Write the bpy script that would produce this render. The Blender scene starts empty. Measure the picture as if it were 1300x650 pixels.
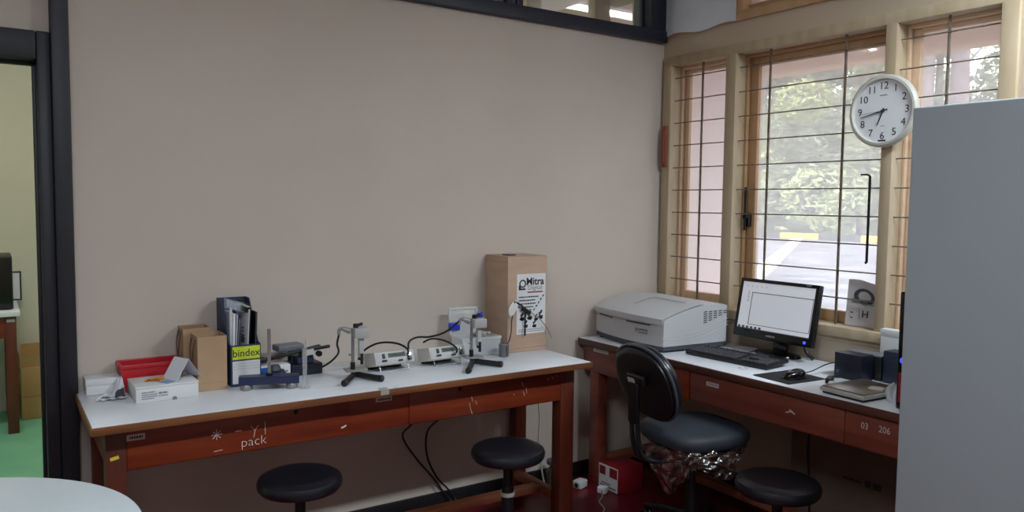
import bpy, bmesh, math, random
from mathutils import Vector, Matrix, Euler
PI = math.pi
R = math.radians
SC = bpy.context.scene
COL = SC.collection
T = 0.76                      # height of the work tops

# ------------------------------------------------------------------ materials
def lin(c):
    out = []
    for v in c[:3]:
        v = v / 255.0
        out.append(v / 12.92 if v <= 0.04045 else ((v + 0.055) / 1.055) ** 2.4)
    return (out[0], out[1], out[2], 1.0)

def mat(name, rgb, rough=0.5, metal=0.0, var=0.0, scale=8.0, rgb2=None, bump=0.0, stretch=(1, 1, 1),
        spec=0.5, alpha=None, trans=0.0, coat=0.0, emit=0.0, detail=4.0):
    m = bpy.data.materials.new(name)
    m.use_nodes = True
    nt = m.node_tree
    b = nt.nodes['Principled BSDF']
    b.inputs['Base Color'].default_value = lin(rgb)
    b.inputs['Roughness'].default_value = rough
    b.inputs['Metallic'].default_value = metal
    b.inputs['Specular IOR Level'].default_value = spec
    b.inputs['Coat Weight'].default_value = coat
    b.inputs['Coat Roughness'].default_value = 0.15
    if trans:
        b.inputs['Transmission Weight'].default_value = trans
    if alpha is not None:
        b.inputs['Alpha'].default_value = alpha
    if emit:
        b.inputs['Emission Color'].default_value = lin(rgb)
        b.inputs['Emission Strength'].default_value = emit
    if var or bump or rgb2:
        tc = nt.nodes.new('ShaderNodeTexCoord')
        mp = nt.nodes.new('ShaderNodeMapping')
        mp.inputs['Scale'].default_value = stretch
        nz = nt.nodes.new('ShaderNodeTexNoise')
        nz.inputs['Scale'].default_value = scale
        nz.inputs['Detail'].default_value = detail
        nt.links.new(tc.outputs['Object'], mp.inputs['Vector'])
        nt.links.new(mp.outputs['Vector'], nz.inputs['Vector'])
        if var or rgb2:
            cr = nt.nodes.new('ShaderNodeValToRGB')
            cr.color_ramp.elements[0].position = 0.3
            cr.color_ramp.elements[1].position = 0.7
            a = rgb2 if rgb2 else tuple(max(0, v * (1 - var)) for v in rgb)
            cr.color_ramp.elements[0].color = lin(a)
            cr.color_ramp.elements[1].color = lin(rgb)
            nt.links.new(nz.outputs['Fac'], cr.inputs['Fac'])
            nt.links.new(cr.outputs['Color'], b.inputs['Base Color'])
        if bump:
            bp = nt.nodes.new('ShaderNodeBump')
            bp.inputs['Strength'].default_value = bump
            bp.inputs['Distance'].default_value = 0.01
            nt.links.new(nz.outputs['Fac'], bp.inputs['Height'])
            nt.links.new(bp.outputs['Normal'], b.inputs['Normal'])
    return m

def scuffed(name, rgb, dark, amount=0.62, rough=0.35, scale=14):
    """a laminate with small dark scuffs and rings of dirt"""
    m = mat(name, rgb, rough)
    nt = m.node_tree
    b = nt.nodes['Principled BSDF']
    tc = nt.nodes.new('ShaderNodeTexCoord')
    n1 = nt.nodes.new('ShaderNodeTexNoise'); n1.inputs['Scale'].default_value = scale; n1.inputs['Detail'].default_value = 6
    n2 = nt.nodes.new('ShaderNodeTexNoise'); n2.inputs['Scale'].default_value = 2.2; n2.inputs['Detail'].default_value = 3
    mp = nt.nodes.new('ShaderNodeMapping'); mp.inputs['Scale'].default_value = (1, 2.2, 1)
    cr = nt.nodes.new('ShaderNodeValToRGB')
    cr.color_ramp.elements[0].position = amount; cr.color_ramp.elements[0].color = (0, 0, 0, 1)
    cr.color_ramp.elements[1].position = amount + 0.06; cr.color_ramp.elements[1].color = (1, 1, 1, 1)
    c2 = nt.nodes.new('ShaderNodeValToRGB')
    c2.color_ramp.elements[0].position = 0.35; c2.color_ramp.elements[0].color = lin(tuple(v * 0.9 for v in rgb))
    c2.color_ramp.elements[1].position = 0.65; c2.color_ramp.elements[1].color = lin(rgb)
    mx = nt.nodes.new('ShaderNodeMix'); mx.data_type = 'RGBA'
    nt.links.new(tc.outputs['Object'], mp.inputs['Vector'])
    nt.links.new(mp.outputs['Vector'], n1.inputs['Vector'])
    nt.links.new(tc.outputs['Object'], n2.inputs['Vector'])
    nt.links.new(n1.outputs['Fac'], cr.inputs['Fac'])
    nt.links.new(n2.outputs['Fac'], c2.inputs['Fac'])
    nt.links.new(cr.outputs['Color'], mx.inputs[0])
    nt.links.new(c2.outputs['Color'], mx.inputs[6])
    mx.inputs[7].default_value = lin(dark)
    nt.links.new(mx.outputs[2], b.inputs['Base Color'])
    return m

def glass_mat(name, haze=0.1, tint=(255, 255, 255), gloss=0.06, diffuse=False):
    """window glass: mostly clear, a film of haze that scatters light, a little mirror"""
    m = bpy.data.materials.new(name); m.use_nodes = True
    nt = m.node_tree
    for n in list(nt.nodes):
        if n.type != 'OUTPUT_MATERIAL': nt.nodes.remove(n)
    out = [n for n in nt.nodes if n.type == 'OUTPUT_MATERIAL'][0]
    tr = nt.nodes.new('ShaderNodeBsdfTransparent'); tr.inputs['Color'].default_value = lin(tint)
    tl = nt.nodes.new('ShaderNodeBsdfDiffuse' if diffuse else 'ShaderNodeBsdfTranslucent'); tl.inputs['Color'].default_value = (0.85, 0.87, 0.88, 1) if diffuse else (0.95, 0.95, 0.95, 1)
    gl = nt.nodes.new('ShaderNodeBsdfGlossy'); gl.inputs['Roughness'].default_value = 0.03
    a = nt.nodes.new('ShaderNodeMixShader'); a.inputs[0].default_value = haze
    c = nt.nodes.new('ShaderNodeMixShader'); c.inputs[0].default_value = gloss
    nt.links.new(tr.outputs[0], a.inputs[1]); nt.links.new(tl.outputs[0], a.inputs[2])
    nt.links.new(a.outputs[0], c.inputs[1]); nt.links.new(gl.outputs[0], c.inputs[2])
    nt.links.new(c.outputs[0], out.inputs['Surface'])
    return m

def leaf_mat(name, rgb, rgb2):
    m = mat(name, rgb, 0.6, rgb2=rgb2, scale=1.5)
    nt = m.node_tree
    b = nt.nodes['Principled BSDF']
    out = [n for n in nt.nodes if n.type == 'OUTPUT_MATERIAL'][0]
    tl = nt.nodes.new('ShaderNodeBsdfTranslucent')
    mx = nt.nodes.new('ShaderNodeMixShader'); mx.inputs[0].default_value = 0.4
    src = b.inputs['Base Color'].links[0].from_socket
    nt.links.new(src, tl.inputs['Color'])
    nt.links.new(b.outputs[0], mx.inputs[1]); nt.links.new(tl.outputs[0], mx.inputs[2])
    nt.links.new(mx.outputs[0], out.inputs['Surface'])
    return m

M = {}
M['wall'] = mat('wall_paint', (203, 190, 178), 0.75, var=0.05, scale=1.3, bump=0.04, detail=8)
M['wall_window'] = mat('window_wall_paint', (192, 174, 152), 0.75, var=0.05, scale=1.5, bump=0.04)
M['ceiling'] = mat('ceiling_paint', (215, 212, 205), 0.8, var=0.03, scale=2)
M['floor'] = mat('red_floor', (112, 26, 34), 0.35, rgb2=(92, 18, 26), scale=3, bump=0.03)
M['green_floor'] = mat('green_floor', (122, 186, 150), 0.45, rgb2=(108, 172, 138), scale=4)
M['cream_wall'] = mat('cream_wall', (206, 202, 182), 0.8, var=0.04, scale=2)
M['black_wood'] = mat('black_painted_wood', (26, 27, 33), 0.5, rgb2=(34, 35, 42), scale=6, stretch=(6, 6, 0.6), bump=0.06)
M['navy_wood'] = mat('navy_painted_wood', (24, 28, 44), 0.5, rgb2=(34, 38, 54), scale=6, stretch=(0.6, 6, 6), bump=0.06)
M['skirting'] = mat('black_skirting', (22, 22, 26), 0.5, var=0.2, scale=5)
M['cream_wood'] = mat('cream_painted_wood', (186, 167, 140), 0.5, rgb2=(170, 151, 122), scale=5, stretch=(4, 4, 0.7), bump=0.05)
M['peach_wood'] = mat('peach_painted_wood', (226, 196, 166), 0.5, rgb2=(216, 184, 152), scale=5, stretch=(4, 4, 0.7), bump=0.05)
M['brown_sash'] = mat('orange_brown_sash_wood', (192, 154, 116), 0.5, rgb2=(180, 142, 104), scale=5, stretch=(4, 4, 0.7), bump=0.05)
M['iron'] = mat('dark_grille_iron', (142, 128, 110), 0.55, 0.3, var=0.3, scale=20)
M['black_iron'] = mat('black_iron', (30, 28, 28), 0.5, 0.4)
M['glass'] = glass_mat('glare_haze_glass', 0.30)  # haze mixed into the pane stands in for bright glare outside
M['clear'] = glass_mat('clear_transom_glass', 0.05, gloss=0.10)
M['laminate'] = scuffed('white_scuffed_laminate', (236, 240, 246), (120, 118, 118), 0.70, 0.32)
M['bench_wood'] = mat('red_brown_bench_wood', (136, 58, 30), 0.36, rgb2=(104, 38, 22), scale=3.5, stretch=(0.7, 6, 6), bump=0.04, detail=7)
M['bench_leg'] = mat('red_brown_leg_wood', (102, 45, 28), 0.4, rgb2=(80, 33, 22), scale=4, stretch=(6, 6, 0.7), bump=0.04)
M['bench_edge'] = mat('worn_orange_edge_wood', (134, 84, 48), 0.45, rgb2=(98, 58, 36), scale=4, stretch=(0.7, 5, 5), bump=0.04)
M['desk_wood'] = mat('mahogany_desk_wood', (134, 68, 54), 0.35, rgb2=(106, 50, 40), scale=3.5, stretch=(6, 0.7, 6), bump=0.04, detail=7)
M['desk_edge'] = mat('dark_desk_edge_wood', (96, 56, 46), 0.4, rgb2=(72, 40, 32), scale=4, stretch=(5, 0.7, 5))
M['rail_wood'] = mat('worn_rail_wood', (142, 82, 54), 0.55, rgb2=(112, 58, 38), scale=5, stretch=(1, 1, 4), bump=0.05)
M['chalk'] = mat('white_chalk', (225, 215, 205), 0.9)
M['sticker'] = mat('grey_sticker', (196, 188, 184), 0.5)
M['ink'] = mat('dark_ink', (48, 46, 50), 0.6)
M['grey_ink'] = mat('grey_ink', (128, 128, 132), 0.6)
M['yellow_tape'] = mat('yellow_tape', (226, 206, 72), 0.5)
M['grey_tape'] = mat('grey_tape', (170, 165, 155), 0.5)
M['vinyl'] = mat('black_vinyl', (24, 27, 34), 0.32, bump=0.03, scale=60, spec=0.6)
M['seat_cloth'] = mat('charcoal_seat_cloth', (56, 60, 70), 0.6, var=0.12, scale=9, bump=0.05)
M['black_plastic'] = mat('black_plastic', (20, 20, 24), 0.42)
M['gloss_black'] = mat('gloss_black_plastic', (14, 14, 17), 0.16)
M['dark_metal'] = mat('dark_metal', (52, 52, 56), 0.35, 0.8)
M['steel'] = mat('brushed_steel', (176, 176, 178), 0.32, 0.85, var=0.06, scale=20)
M['chrome'] = mat('chrome', (205, 205, 208), 0.18, 1.0)
M['wrap'] = None
M['white_card'] = mat('white_cardboard', (222, 222, 222), 0.6, var=0.03, scale=5)
M['paper'] = mat('white_paper', (224, 226, 232), 0.7, var=0.02, scale=5)
M['mauve_paper'] = mat('lilac_paper', (196, 196, 214), 0.7)
M['kraft'] = mat('kraft_paper', (186, 154, 122), 0.75, rgb2=(172, 140, 108), scale=7, bump=0.05)
M['carton'] = mat('brown_cardboard', (190, 162, 140), 0.75, rgb2=(180, 150, 128), scale=6, stretch=(1, 1, 3), bump=0.03)
M['carton_dark'] = mat('dull_brown_cardboard', (116, 94, 82), 0.8, rgb2=(104, 82, 70), scale=6)
M['next_carton'] = mat('ochre_cardboard', (176, 142, 92), 0.75, rgb2=(158, 124, 76), scale=6)
M['red_plastic'] = mat('red_plastic', (196, 34, 46), 0.4, var=0.08, scale=5)
M['red_card'] = mat('dark_red_card', (150, 28, 40), 0.5, var=0.1, scale=5)
M['orange'] = mat('orange_plastic', (214, 130, 30), 0.4)
M['navy'] = mat('navy_card', (48, 60, 88), 0.55, var=0.08, scale=8)
M['navy_dark'] = mat('deep_navy_card', (34, 44, 68), 0.5)
M['navy_paint'] = mat('navy_enamel', (34, 44, 78), 0.35)
M['navy_box'] = mat('navy_plastic', (20, 24, 42), 0.42)
M['lime'] = mat('lime_label', (206, 220, 44), 0.5)
M['blue'] = mat('blue_print', (38, 96, 170), 0.5)
M['blue_latch'] = mat('blue_latch_plastic', (36, 58, 190), 0.35)
M['grey_plate'] = mat('grey_enamel', (150, 148, 146), 0.4, 0.3)
M['mid_grey'] = mat('mid_grey_plastic', (112, 114, 120), 0.45)
M['dark_grey'] = mat('dark_grey_plastic', (70, 72, 82), 0.5)
M['cream_case'] = mat('cream_instrument_case', (206, 204, 196), 0.45, var=0.03, scale=8)
M['beige_case'] = mat('off_white_case', (194, 194, 196), 0.5, var=0.02, scale=6)
M['lcd'] = mat('green_grey_display', (82, 90, 78), 0.6)
M['clear_plastic'] = glass_mat('cloudy_clear_plastic', 0.42, gloss=0.10, diffuse=True)
M['thin_glass'] = glass_mat('thin_lab_glass', 0.14, gloss=0.16, diffuse=True)
M['film'] = glass_mat('clear_film', 0.10, gloss=0.30)
M['cabinet'] = mat('pale_blue_grey_steel', (168, 177, 183), 0.42, var=0.02, scale=1.5, bump=0.01)
M['white_table'] = mat('white_table_laminate', (202, 210, 214), 0.4, var=0.02, scale=3)
M['clock_rim'] = mat('cream_clock_rim', (196, 194, 184), 0.4)
M['clock_face'] = mat('white_clock_face', (232, 234, 238), 0.5)
M['key'] = mat('dark_key_plastic', (58, 58, 64), 0.5)
M['screen'] = mat('lit_screen', (196, 196, 202), 0.25, emit=0.42)
M['screen_dark'] = mat('screen_dark_line', (70, 70, 78), 0.3, emit=0.2)
M['screen_pale'] = mat('screen_pale_panel', (192, 193, 200), 0.3, emit=0.40)
M['led'] = mat('blue_light', (60, 80, 255), 0.3, emit=1.3)
M['silver'] = mat('silver_plastic', (196, 194, 188), 0.3, 0.3)
M['head_grey'] = mat('light_grey_enamel', (172, 171, 170), 0.4)
M['brown_lid'] = mat('bronze_brown_lid', (122, 110, 94), 0.28, 0.3, var=0.12, scale=9)
M['cord_white'] = mat('white_cord', (196, 192, 184), 0.5)
M['cord_black'] = mat('black_cord', (22, 22, 24), 0.5)
M['red_brown'] = mat('red_brown_wood', (150, 72, 46), 0.5, var=0.15, scale=8)
M['outer_pink'] = mat('pink_outer_wall', (226, 190, 182), 0.8, var=0.05, scale=2.5)
M['eave'] = mat('peach_eave_paint', (242, 180, 104), 0.7, var=0.04, scale=3)
M['soffit'] = mat('pale_soffit', (232, 206, 178), 0.8, var=0.03, scale=3)
M['concrete'] = mat('pale_concrete', (108, 108, 118), 0.8, rgb2=(58, 58, 70), scale=1.1, bump=0.05, detail=8)
M['strip'] = mat('white_kerb_concrete', (180, 178, 174), 0.8)
M['soil'] = mat('garden_soil', (150, 150, 112), 0.9, rgb2=(110, 118, 78), scale=0.8)
M['bark'] = mat('grey_bark', (132, 120, 122), 0.85, rgb2=(96, 86, 88), scale=7, stretch=(1, 1, 0.4), bump=0.3)
M['leaf'] = leaf_mat('mid_green_leaves', (172, 180, 150), (122, 136, 108))
M['leaf2'] = leaf_mat('dark_green_leaves', (146, 156, 132), (102, 116, 94))
M['leaf3'] = leaf_mat('yellow_green_leaves', (200, 208, 156), (152, 166, 118))
M['lamp_white'] = mat('lamp_housing_white', (230, 230, 228), 0.5)

def wrap_film():
    m = glass_mat('crinkled_film', 0.08, gloss=0.42)
    nt = m.node_tree
    gl = [n for n in nt.nodes if n.type == 'BSDF_GLOSSY'][0]
    gl.inputs['Roughness'].default_value = 0.12
    tc = nt.nodes.new('ShaderNodeTexCoord')
    nz = nt.nodes.new('ShaderNodeTexNoise'); nz.inputs['Scale'].default_value = 22; nz.inputs['Detail'].default_value = 3
    bp = nt.nodes.new('ShaderNodeBump'); bp.inputs['Strength'].default_value = 1.0; bp.inputs['Distance'].default_value = 0.03
    nt.links.new(tc.outputs['Object'], nz.inputs['Vector'])
    nt.links.new(nz.outputs['Fac'], bp.inputs['Height'])
    nt.links.new(bp.outputs['Normal'], gl.inputs['Normal'])
    return m
M['wrap'] = wrap_film()

def kerb_mat():
    m = mat('striped_kerb_paint', (210, 176, 70), 0.7)
    nt = m.node_tree; b = nt.nodes['Principled BSDF']
    tc = nt.nodes.new('ShaderNodeTexCoord')
    mp = nt.nodes.new('ShaderNodeMapping'); mp.inputs['Scale'].default_value = (0.0, 0.55, 0.0)
    ck = nt.nodes.new('ShaderNodeTexChecker'); ck.inputs['Scale'].default_value = 1.0
    ck.inputs['Color1'].default_value = lin((206, 168, 70)); ck.inputs['Color2'].default_value = lin((52, 52, 56))
    mp.inputs['Location'].default_value = (0.5, 0.3, 0.5)
    nt.links.new(tc.outputs['Object'], mp.inputs['Vector']); nt.links.new(mp.outputs['Vector'], ck.inputs['Vector'])
    nt.links.new(ck.outputs['Color'], b.inputs['Base Color'])
    return m
M['kerb'] = kerb_mat()

# ------------------------------------------------------------------ mesh builder
class MB:
    def __init__(self): self.bm = bmesh.new()
    def _fin(self, vs, mi, mtx):
        if mtx is not None: bmesh.ops.transform(self.bm, matrix=mtx, verts=vs)
        fs = set()
        for v in vs:
            for f in v.link_faces: fs.add(f)
        for f in fs: f.material_index = mi
        return self
    def box(self, c, s, rot=None, bev=0.0, seg=2, mi=0):
        r = bmesh.ops.create_cube(self.bm, size=1.0)
        vs = r['verts']
        bmesh.ops.scale(self.bm, vec=Vector(s), verts=vs)
        if bev > 0:
            es = list({e for v in vs for e in v.link_edges})
            b = min(bev, 0.49 * min(s))
            rr = bmesh.ops.bevel(self.bm, geom=es, offset=b, segments=seg, affect='EDGES', profile=0.5)
            vs = list({v for f in rr['faces'] for v in f.verts} | {v for v in vs if v.is_valid})
            seen = set(vs); st = list(vs)
            while st:
                v = st.pop()
                for e in v.link_edges:
                    o = e.other_vert(v)
                    if o not in seen: seen.add(o); st.append(o)
            vs = list(seen)
        mtx = Matrix.Translation(Vector(c))
        if rot is not None: mtx = mtx @ Euler(rot).to_matrix().to_4x4()
        return self._fin(vs, mi, mtx)
    def bx(self, x0, x1, y0, y1, z0, z1, bev=0.0, seg=2, mi=0):
        return self.box(((x0 + x1) / 2, (y0 + y1) / 2, (z0 + z1) / 2), (abs(x1 - x0), abs(y1 - y0), abs(z1 - z0)), None, bev, seg, mi)
    def cyl(self, p0, p1, r0, r1=None, n=20, mi=0, bev=0.0):
        p0 = Vector(p0); p1 = Vector(p1)
        r1 = r0 if r1 is None else r1
        L = (p1 - p0).length
        prof = [(0, 0), (r0, 0), (r1, L), (0, L)]
        if bev > 0: prof = [(0, 0), (r0 - bev, 0), (r0, bev), (r1, L - bev), (r1 - bev, L), (0, L)]
        q = (p1 - p0).to_track_quat('Z', 'Y').to_matrix().to_4x4()
        return self.lathe(prof, n, Matrix.Translation(p0) @ q, mi)
    def lathe(self, prof, n=24, mtx=None, mi=0):
        vs = []; rings = []
        for r, z in prof:
            if r < 1e-6:
                v = self.bm.verts.new((0, 0, z)); rings.append([v]); vs.append(v)
            else:
                ring = [self.bm.verts.new((r * math.cos(2 * PI * k / n), r * math.sin(2 * PI * k / n), z)) for k in range(n)]
                rings.append(ring); vs += ring
        for a, b in zip(rings[:-1], rings[1:]):
            for k in range(n):
                k2 = (k + 1) % n
                if len(a) == 1 and len(b) == 1: continue
                if len(a) == 1: self.bm.faces.new((a[0], b[k2], b[k]))
                elif len(b) == 1: self.bm.faces.new((a[k], a[k2], b[0]))
                else: self.bm.faces.new((a[k], a[k2], b[k2], b[k]))
        return self._fin(vs, mi, mtx)
    def tube(self, pts, r, n=8, mi=0, smooth=True, taper=None):
        pts = [Vector(p) for p in pts]
        if smooth and len(pts) > 2:
            out = []
            P = [pts[0]] + pts + [pts[-1]]
            for i in range(1, len(P) - 2):
                for k in range(6):
                    t = k / 6.0
                    a, b, c, d = P[i - 1], P[i], P[i + 1], P[i + 2]
                    out.append(0.5 * ((2 * b) + (c - a) * t + (2 * a - 5 * b + 4 * c - d) * t * t + (3 * b - a - 3 * c + d) * t ** 3))
            out.append(pts[-1]); pts = out
        vs = []; rings = []
        up = Vector((0.31, 0.17, 0.93)).normalized()
        for i, p in enumerate(pts):
            d = (pts[min(i + 1, len(pts) - 1)] - pts[max(i - 1, 0)])
            if d.length < 1e-9: d = Vector((0, 0, 1))
            d.normalize()
            a = d.cross(up)
            if a.length < 1e-3: a = d.cross(Vector((1, 0, 0)))
            a.normalize(); b = d.cross(a)
            rr = r if taper is None else r + (taper - r) * i / (len(pts) - 1)
            ring = [self.bm.verts.new(p + rr * (math.cos(2 * PI * k / n) * a + math.sin(2 * PI * k / n) * b)) for k in range(n)]
            rings.append(ring); vs += ring
        for a, b in zip(rings[:-1], rings[1:]):
            for k in range(n):
                self.bm.faces.new((a[k], a[(k + 1) % n], b[(k + 1) % n], b[k]))
        self.bm.faces.new(rings[0][::-1]); self.bm.faces.new(rings[-1])
        return self._fin(vs, mi, None)
    def prism(self, poly, h, mtx=None, mi=0, bev=0.0):
        """polygon in XY pushed up by h in Z"""
        a = [self.bm.verts.new((x, y, 0)) for x, y in poly]
        b = [self.bm.verts.new((x, y, h)) for x, y in poly]
        n = len(poly)
        fs = [self.bm.faces.new(a[::-1]), self.bm.faces.new(b)]
        for k in range(n): fs.append(self.bm.faces.new((a[k], a[(k + 1) % n], b[(k + 1) % n], b[k])))
        vs = a + b
        if bev > 0:
            es = list({e for v in vs for e in v.link_edges})
            bmesh.ops.bevel(self.bm, geom=es, offset=bev, segments=2, affect='EDGES')
            seen = set(v for v in vs if v.is_valid); st = list(seen)
            if not st:
                st = [self.bm.verts[-1]] if False else []
            while st:
                v = st.pop()
                for e in v.link_edges:
                    o = e.other_vert(v)
                    if o not in seen: seen.add(o); st.append(o)
            vs = list(seen)
        return self._fin(vs, mi, mtx)
    def grid(self, fn, nu, nv, mi=0, thick=0.0):
        """sheet fn(u,v)->xyz, optionally with thickness"""
        V = [[self.bm.verts.new(fn(i / nu, j / nv)) for j in range(nv + 1)] for i in range(nu + 1)]
        fs = []
        for i in range(nu):
            for j in range(nv):
                fs.append(self.bm.faces.new((V[i][j], V[i + 1][j], V[i + 1][j + 1], V[i][j + 1])))
        for f in fs: f.material_index = mi
        if thick > 0:
            self.bm.normal_update()
            bmesh.ops.solidify(self.bm, geom=fs, thickness=thick)
        return self

def obj(name, mb, mats, parent=None, world=False, sharp=35, fix=True):
    bm = mb.bm
    if fix: bmesh.ops.recalc_face_normals(bm, faces=bm.faces[:])
    if world and parent is not None:
        bmesh.ops.transform(bm, matrix=WM[parent.name].inverted(), verts=bm.verts[:])
    me = bpy.data.meshes.new(name)
    bm.to_mesh(me); bm.free()
    if not isinstance(mats, (list, tuple)): mats = [mats]
    for m in mats: me.materials.append(m)
    me.polygons.foreach_set('use_smooth', [True] * len(me.polygons))
    me.set_sharp_from_angle(angle=R(sharp))
    o = bpy.data.objects.new(name, me)
    COL.objects.link(o)
    if parent is not None: o.parent = parent
    return o

WM = {}
def thing(name, label, cat, loc=(0, 0, 0), rotz=0.0, group=None, mtx=None):
    o = bpy.data.objects.new(name, None)
    o.empty_display_size = 0.05
    COL.objects.link(o)
    m = mtx if mtx is not None else Matrix.Translation(Vector(loc)) @ Matrix.Rotation(rotz, 4, 'Z')
    o.matrix_world = m
    WM[o.name] = m.copy()
    o['label'] = label; o['category'] = cat
    if group: o['group'] = group
    return o
def tag(o, label, cat, group=None, kind=None):
    o['label'] = label; o['category'] = cat
    if group: o['group'] = group
    if kind: o['kind'] = kind
    return o
def struct(name, mb, m, parent=None, label=None):
    o = obj(name, mb, m, parent)
    if parent is None: o['kind'] = 'structure'
    return o
def struct_root(name, loc=(0, 0, 0)):
    o = bpy.data.objects.new(name, None); COL.objects.link(o); o.location = loc; o['kind'] = 'structure'
    WM[o.name] = Matrix.Translation(Vector(loc))
    return o
def copy_tree(o, loc, rotz, label, parent=None):
    c = o.copy(); COL.objects.link(c)
    if parent is None:
        c.location = loc; c.rotation_euler = (0, 0, rotz)
        WM[c.name] = Matrix.Translation(Vector(loc)) @ Matrix.Rotation(rotz, 4, 'Z')
        c['label'] = label
    else: c.parent = parent
    for ch in [x for x in bpy.data.objects if x.parent == o]:
        copy_tree(ch, None, 0, None, c)
    return c

def text(name, s, size, m, parent, mtx, extrude=0.0006, align='CENTER', bold=0.0, world=True, squeeze=1.0):
    """real letters as a thin mesh; mtx maps text plane (x right, y up, z towards the reader) to the world"""
    cu = bpy.data.curves.new('tmp_text', 'FONT')
    cu.body = s; cu.size = size; cu.extrude = extrude; cu.align_x = align; cu.align_y = 'CENTER'
    cu.offset = bold; cu.resolution_u = 3
    to = bpy.data.objects.new('tmp_text', cu)
    me = bpy.data.meshes.new_from_object(to)
    me.name = name
    bpy.data.objects.remove(to); bpy.data.curves.remove(cu)
    mm = mtx @ Matrix.Diagonal((squeeze, 1, 1, 1))
    if world and parent is not None: mm = WM[parent.name].inverted() @ mm
    me.transform(mm)
    me.materials.clear(); me.materials.append(m)
    o = bpy.data.objects.new(name, me); COL.objects.link(o)
    if parent is not None: o.parent = parent
    return o

def frame_mtx(origin, right, up):
    x = Vector(right).normalized(); y = Vector(up).normalized(); z = x.cross(y)
    m = Matrix((x, y, z)).transposed().to_4x4()
    m.translation = Vector(origin)
    return m
FRONT_Y = lambda x, y, z: frame_mtx((x, y, z), (1, 0, 0), (0, 0, 1))       # faces -Y
FRONT_X = lambda x, y, z: frame_mtx((x, y, z), (0, -1, 0), (0, 0, 1))      # faces -X
FLAT = lambda x, y, z, a=0.0: Matrix.Translation((x, y, z)) @ Matrix.Rotation(a, 4, 'Z')

def dashes(name, m, parent, mtx, rows, th=0.0006):
    """unreadable small print: rows of short bars, (x0, x1, y, height)"""
    b = MB(); rnd = random.Random(len(rows) * 7 + int(abs(mtx.translation.x) * 991))
    for x0, x1, y, h in rows:
        x = x0
        while x < x1 - 1e-6:
            w = min(rnd.uniform(0.5, 2.2) * h, x1 - x)
            b.bx(x, x + w, y - h / 2, y + h / 2, 0, th)
            x += w + 0.35 * h
    bmesh.ops.transform(b.bm, matrix=mtx, verts=b.bm.verts[:])
    return obj(name, b, m, parent, world=True)

# ------------------------------------------------------------------ the room shell
b = MB().bx(-5.2, 0.15, -5.0, 0.05, -0.08, 0.0); struct('floor', b, M['floor'])
b = MB().bx(-5.2, 0.15, -5.15, 0.02, 3.1, 3.2); struct('ceiling', b, M['ceiling'])
b = MB()
b.bx(-2.935, 0.0, 0.0, 0.10, 0, 2.363)
b.bx(-5.2, -4.0, 0.0, 0.10, 0, 3.1)
b.bx(-4.0, -2.985, 0.012, 0.09, 2.045, 3.1)
struct('wall_back', b, M['wall'])
# window wall with a large opening and a clerestory opening above it
WY0, WY1, WZ0, WZ1 = -1.83, -0.03, 0.885, 2.275
b = MB()
b.bx(0, 0.15, WY0, 0.0, 0, WZ0)
b.bx(0, 0.15, WY0, 0.0, WZ1, 2.40)
b.bx(0, 0.15, WY1, 0.0, WZ0, WZ1)
b.bx(0, 0.15, -5.0, WY0, 0, 3.1)
b.bx(0, 0.15, WY0, 0.0, 2.96, 3.1)
b.bx(0, 0.15, WY1, 0.0, 2.40, 2.96)
struct('wall_right', b, M['wall_window'])
b = MB().bx(-5.35, -5.2, -5.0, 0.1, 0, 3.1); struct('wall_left', b, M['wall'])
b = MB().bx(-5.2, 0.15, -5.15, -5.0, 0, 3.1); struct('wall_front', b, M['wall'])
b = MB().bx(-2.93, -0.0, -0.014, 0.0, 0, 0.08, bev=0.003); struct('baseboard_back', b, M['skirting'])
b = MB().bx(-0.014, 0.0, -5.0, -0.014, 0, 0.08, bev=0.003); struct('baseboard_right', b, M['skirting'])

# timber frame of the partition: beam, transom posts, door frame
b = MB().bx(-2.93, -0.018, -0.045, 0.10, 2.362, 2.425, bev=0.004); struct('trim_1', b, M['navy_wood'])
b = MB().bx(-0.145, -0.018, -0.035, 0.10, 2.425, 3.1, bev=0.004)
b.bx(-0.145, -0.125, -0.045, -0.03, 2.425, 3.1, bev=0.003)
struct('trim_2', b, M['navy_wood'])
b = MB().bx(-1.055, -0.985, -0.035, 0.10, 2.425, 3.1, bev=0.004)
b.bx(-1.03, -1.01, -0.045, -0.03, 2.425, 3.1, bev=0.003)
struct('trim_3', b, M['navy_wood'])
b = MB().bx(-2.985, -2.928, -0.05, 0.10, 0, 3.1, bev=0.006); struct('trim_4', b, M['black_wood'])
for n, (x0, x1) in enumerate(((-1.985, -1.055), (-0.985, -0.145)), 2):
    w = struct_root('window_%d' % n, ((x0 + x1) / 2, 0.03, 2.43))
    b = MB().bx(x0, x1, 0.028, 0.034, 2.43, 3.095); obj('pane', b, M['clear'], w, True)
    b = MB()
    b.bx(x0, x1, 0.015, 0.05, 2.425, 2.44, bev=0.003)
    b.bx(x1 - 0.015, x1, 0.015, 0.05, 2.44, 3.09, bev=0.003)
    b.bx(x0, x0 + 0.015, 0.015, 0.05, 2.44, 3.09, bev=0.003)
    obj('window_frame', b, M['navy_wood'], w, True)
b = MB().bx(-2.93, -1.985, 0.0, 0.08, 2.425, 3.1); struct('wall_above', b, M['wall'])
d = struct_root('door_1', (-3.0, 0, 0))
b = MB().bx(-3.028, -2.985, -0.03, 0.11, 0, 2.045, bev=0.006)
b.bx(-3.040, -3.026, 0.03, 0.06, 0, 1.95, bev=0.003)
obj('door_jamb', b, M['black_wood'], d, True)
b = MB().bx(-4.0, -3.028, -0.03, 0.11, 1.945, 2.045, bev=0.006)
b.bx(-4.0, -3.028, 0.03, 0.06, 1.932, 1.947, bev=0.003)
obj('door_head', b, M['black_wood'], d, True)
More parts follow.
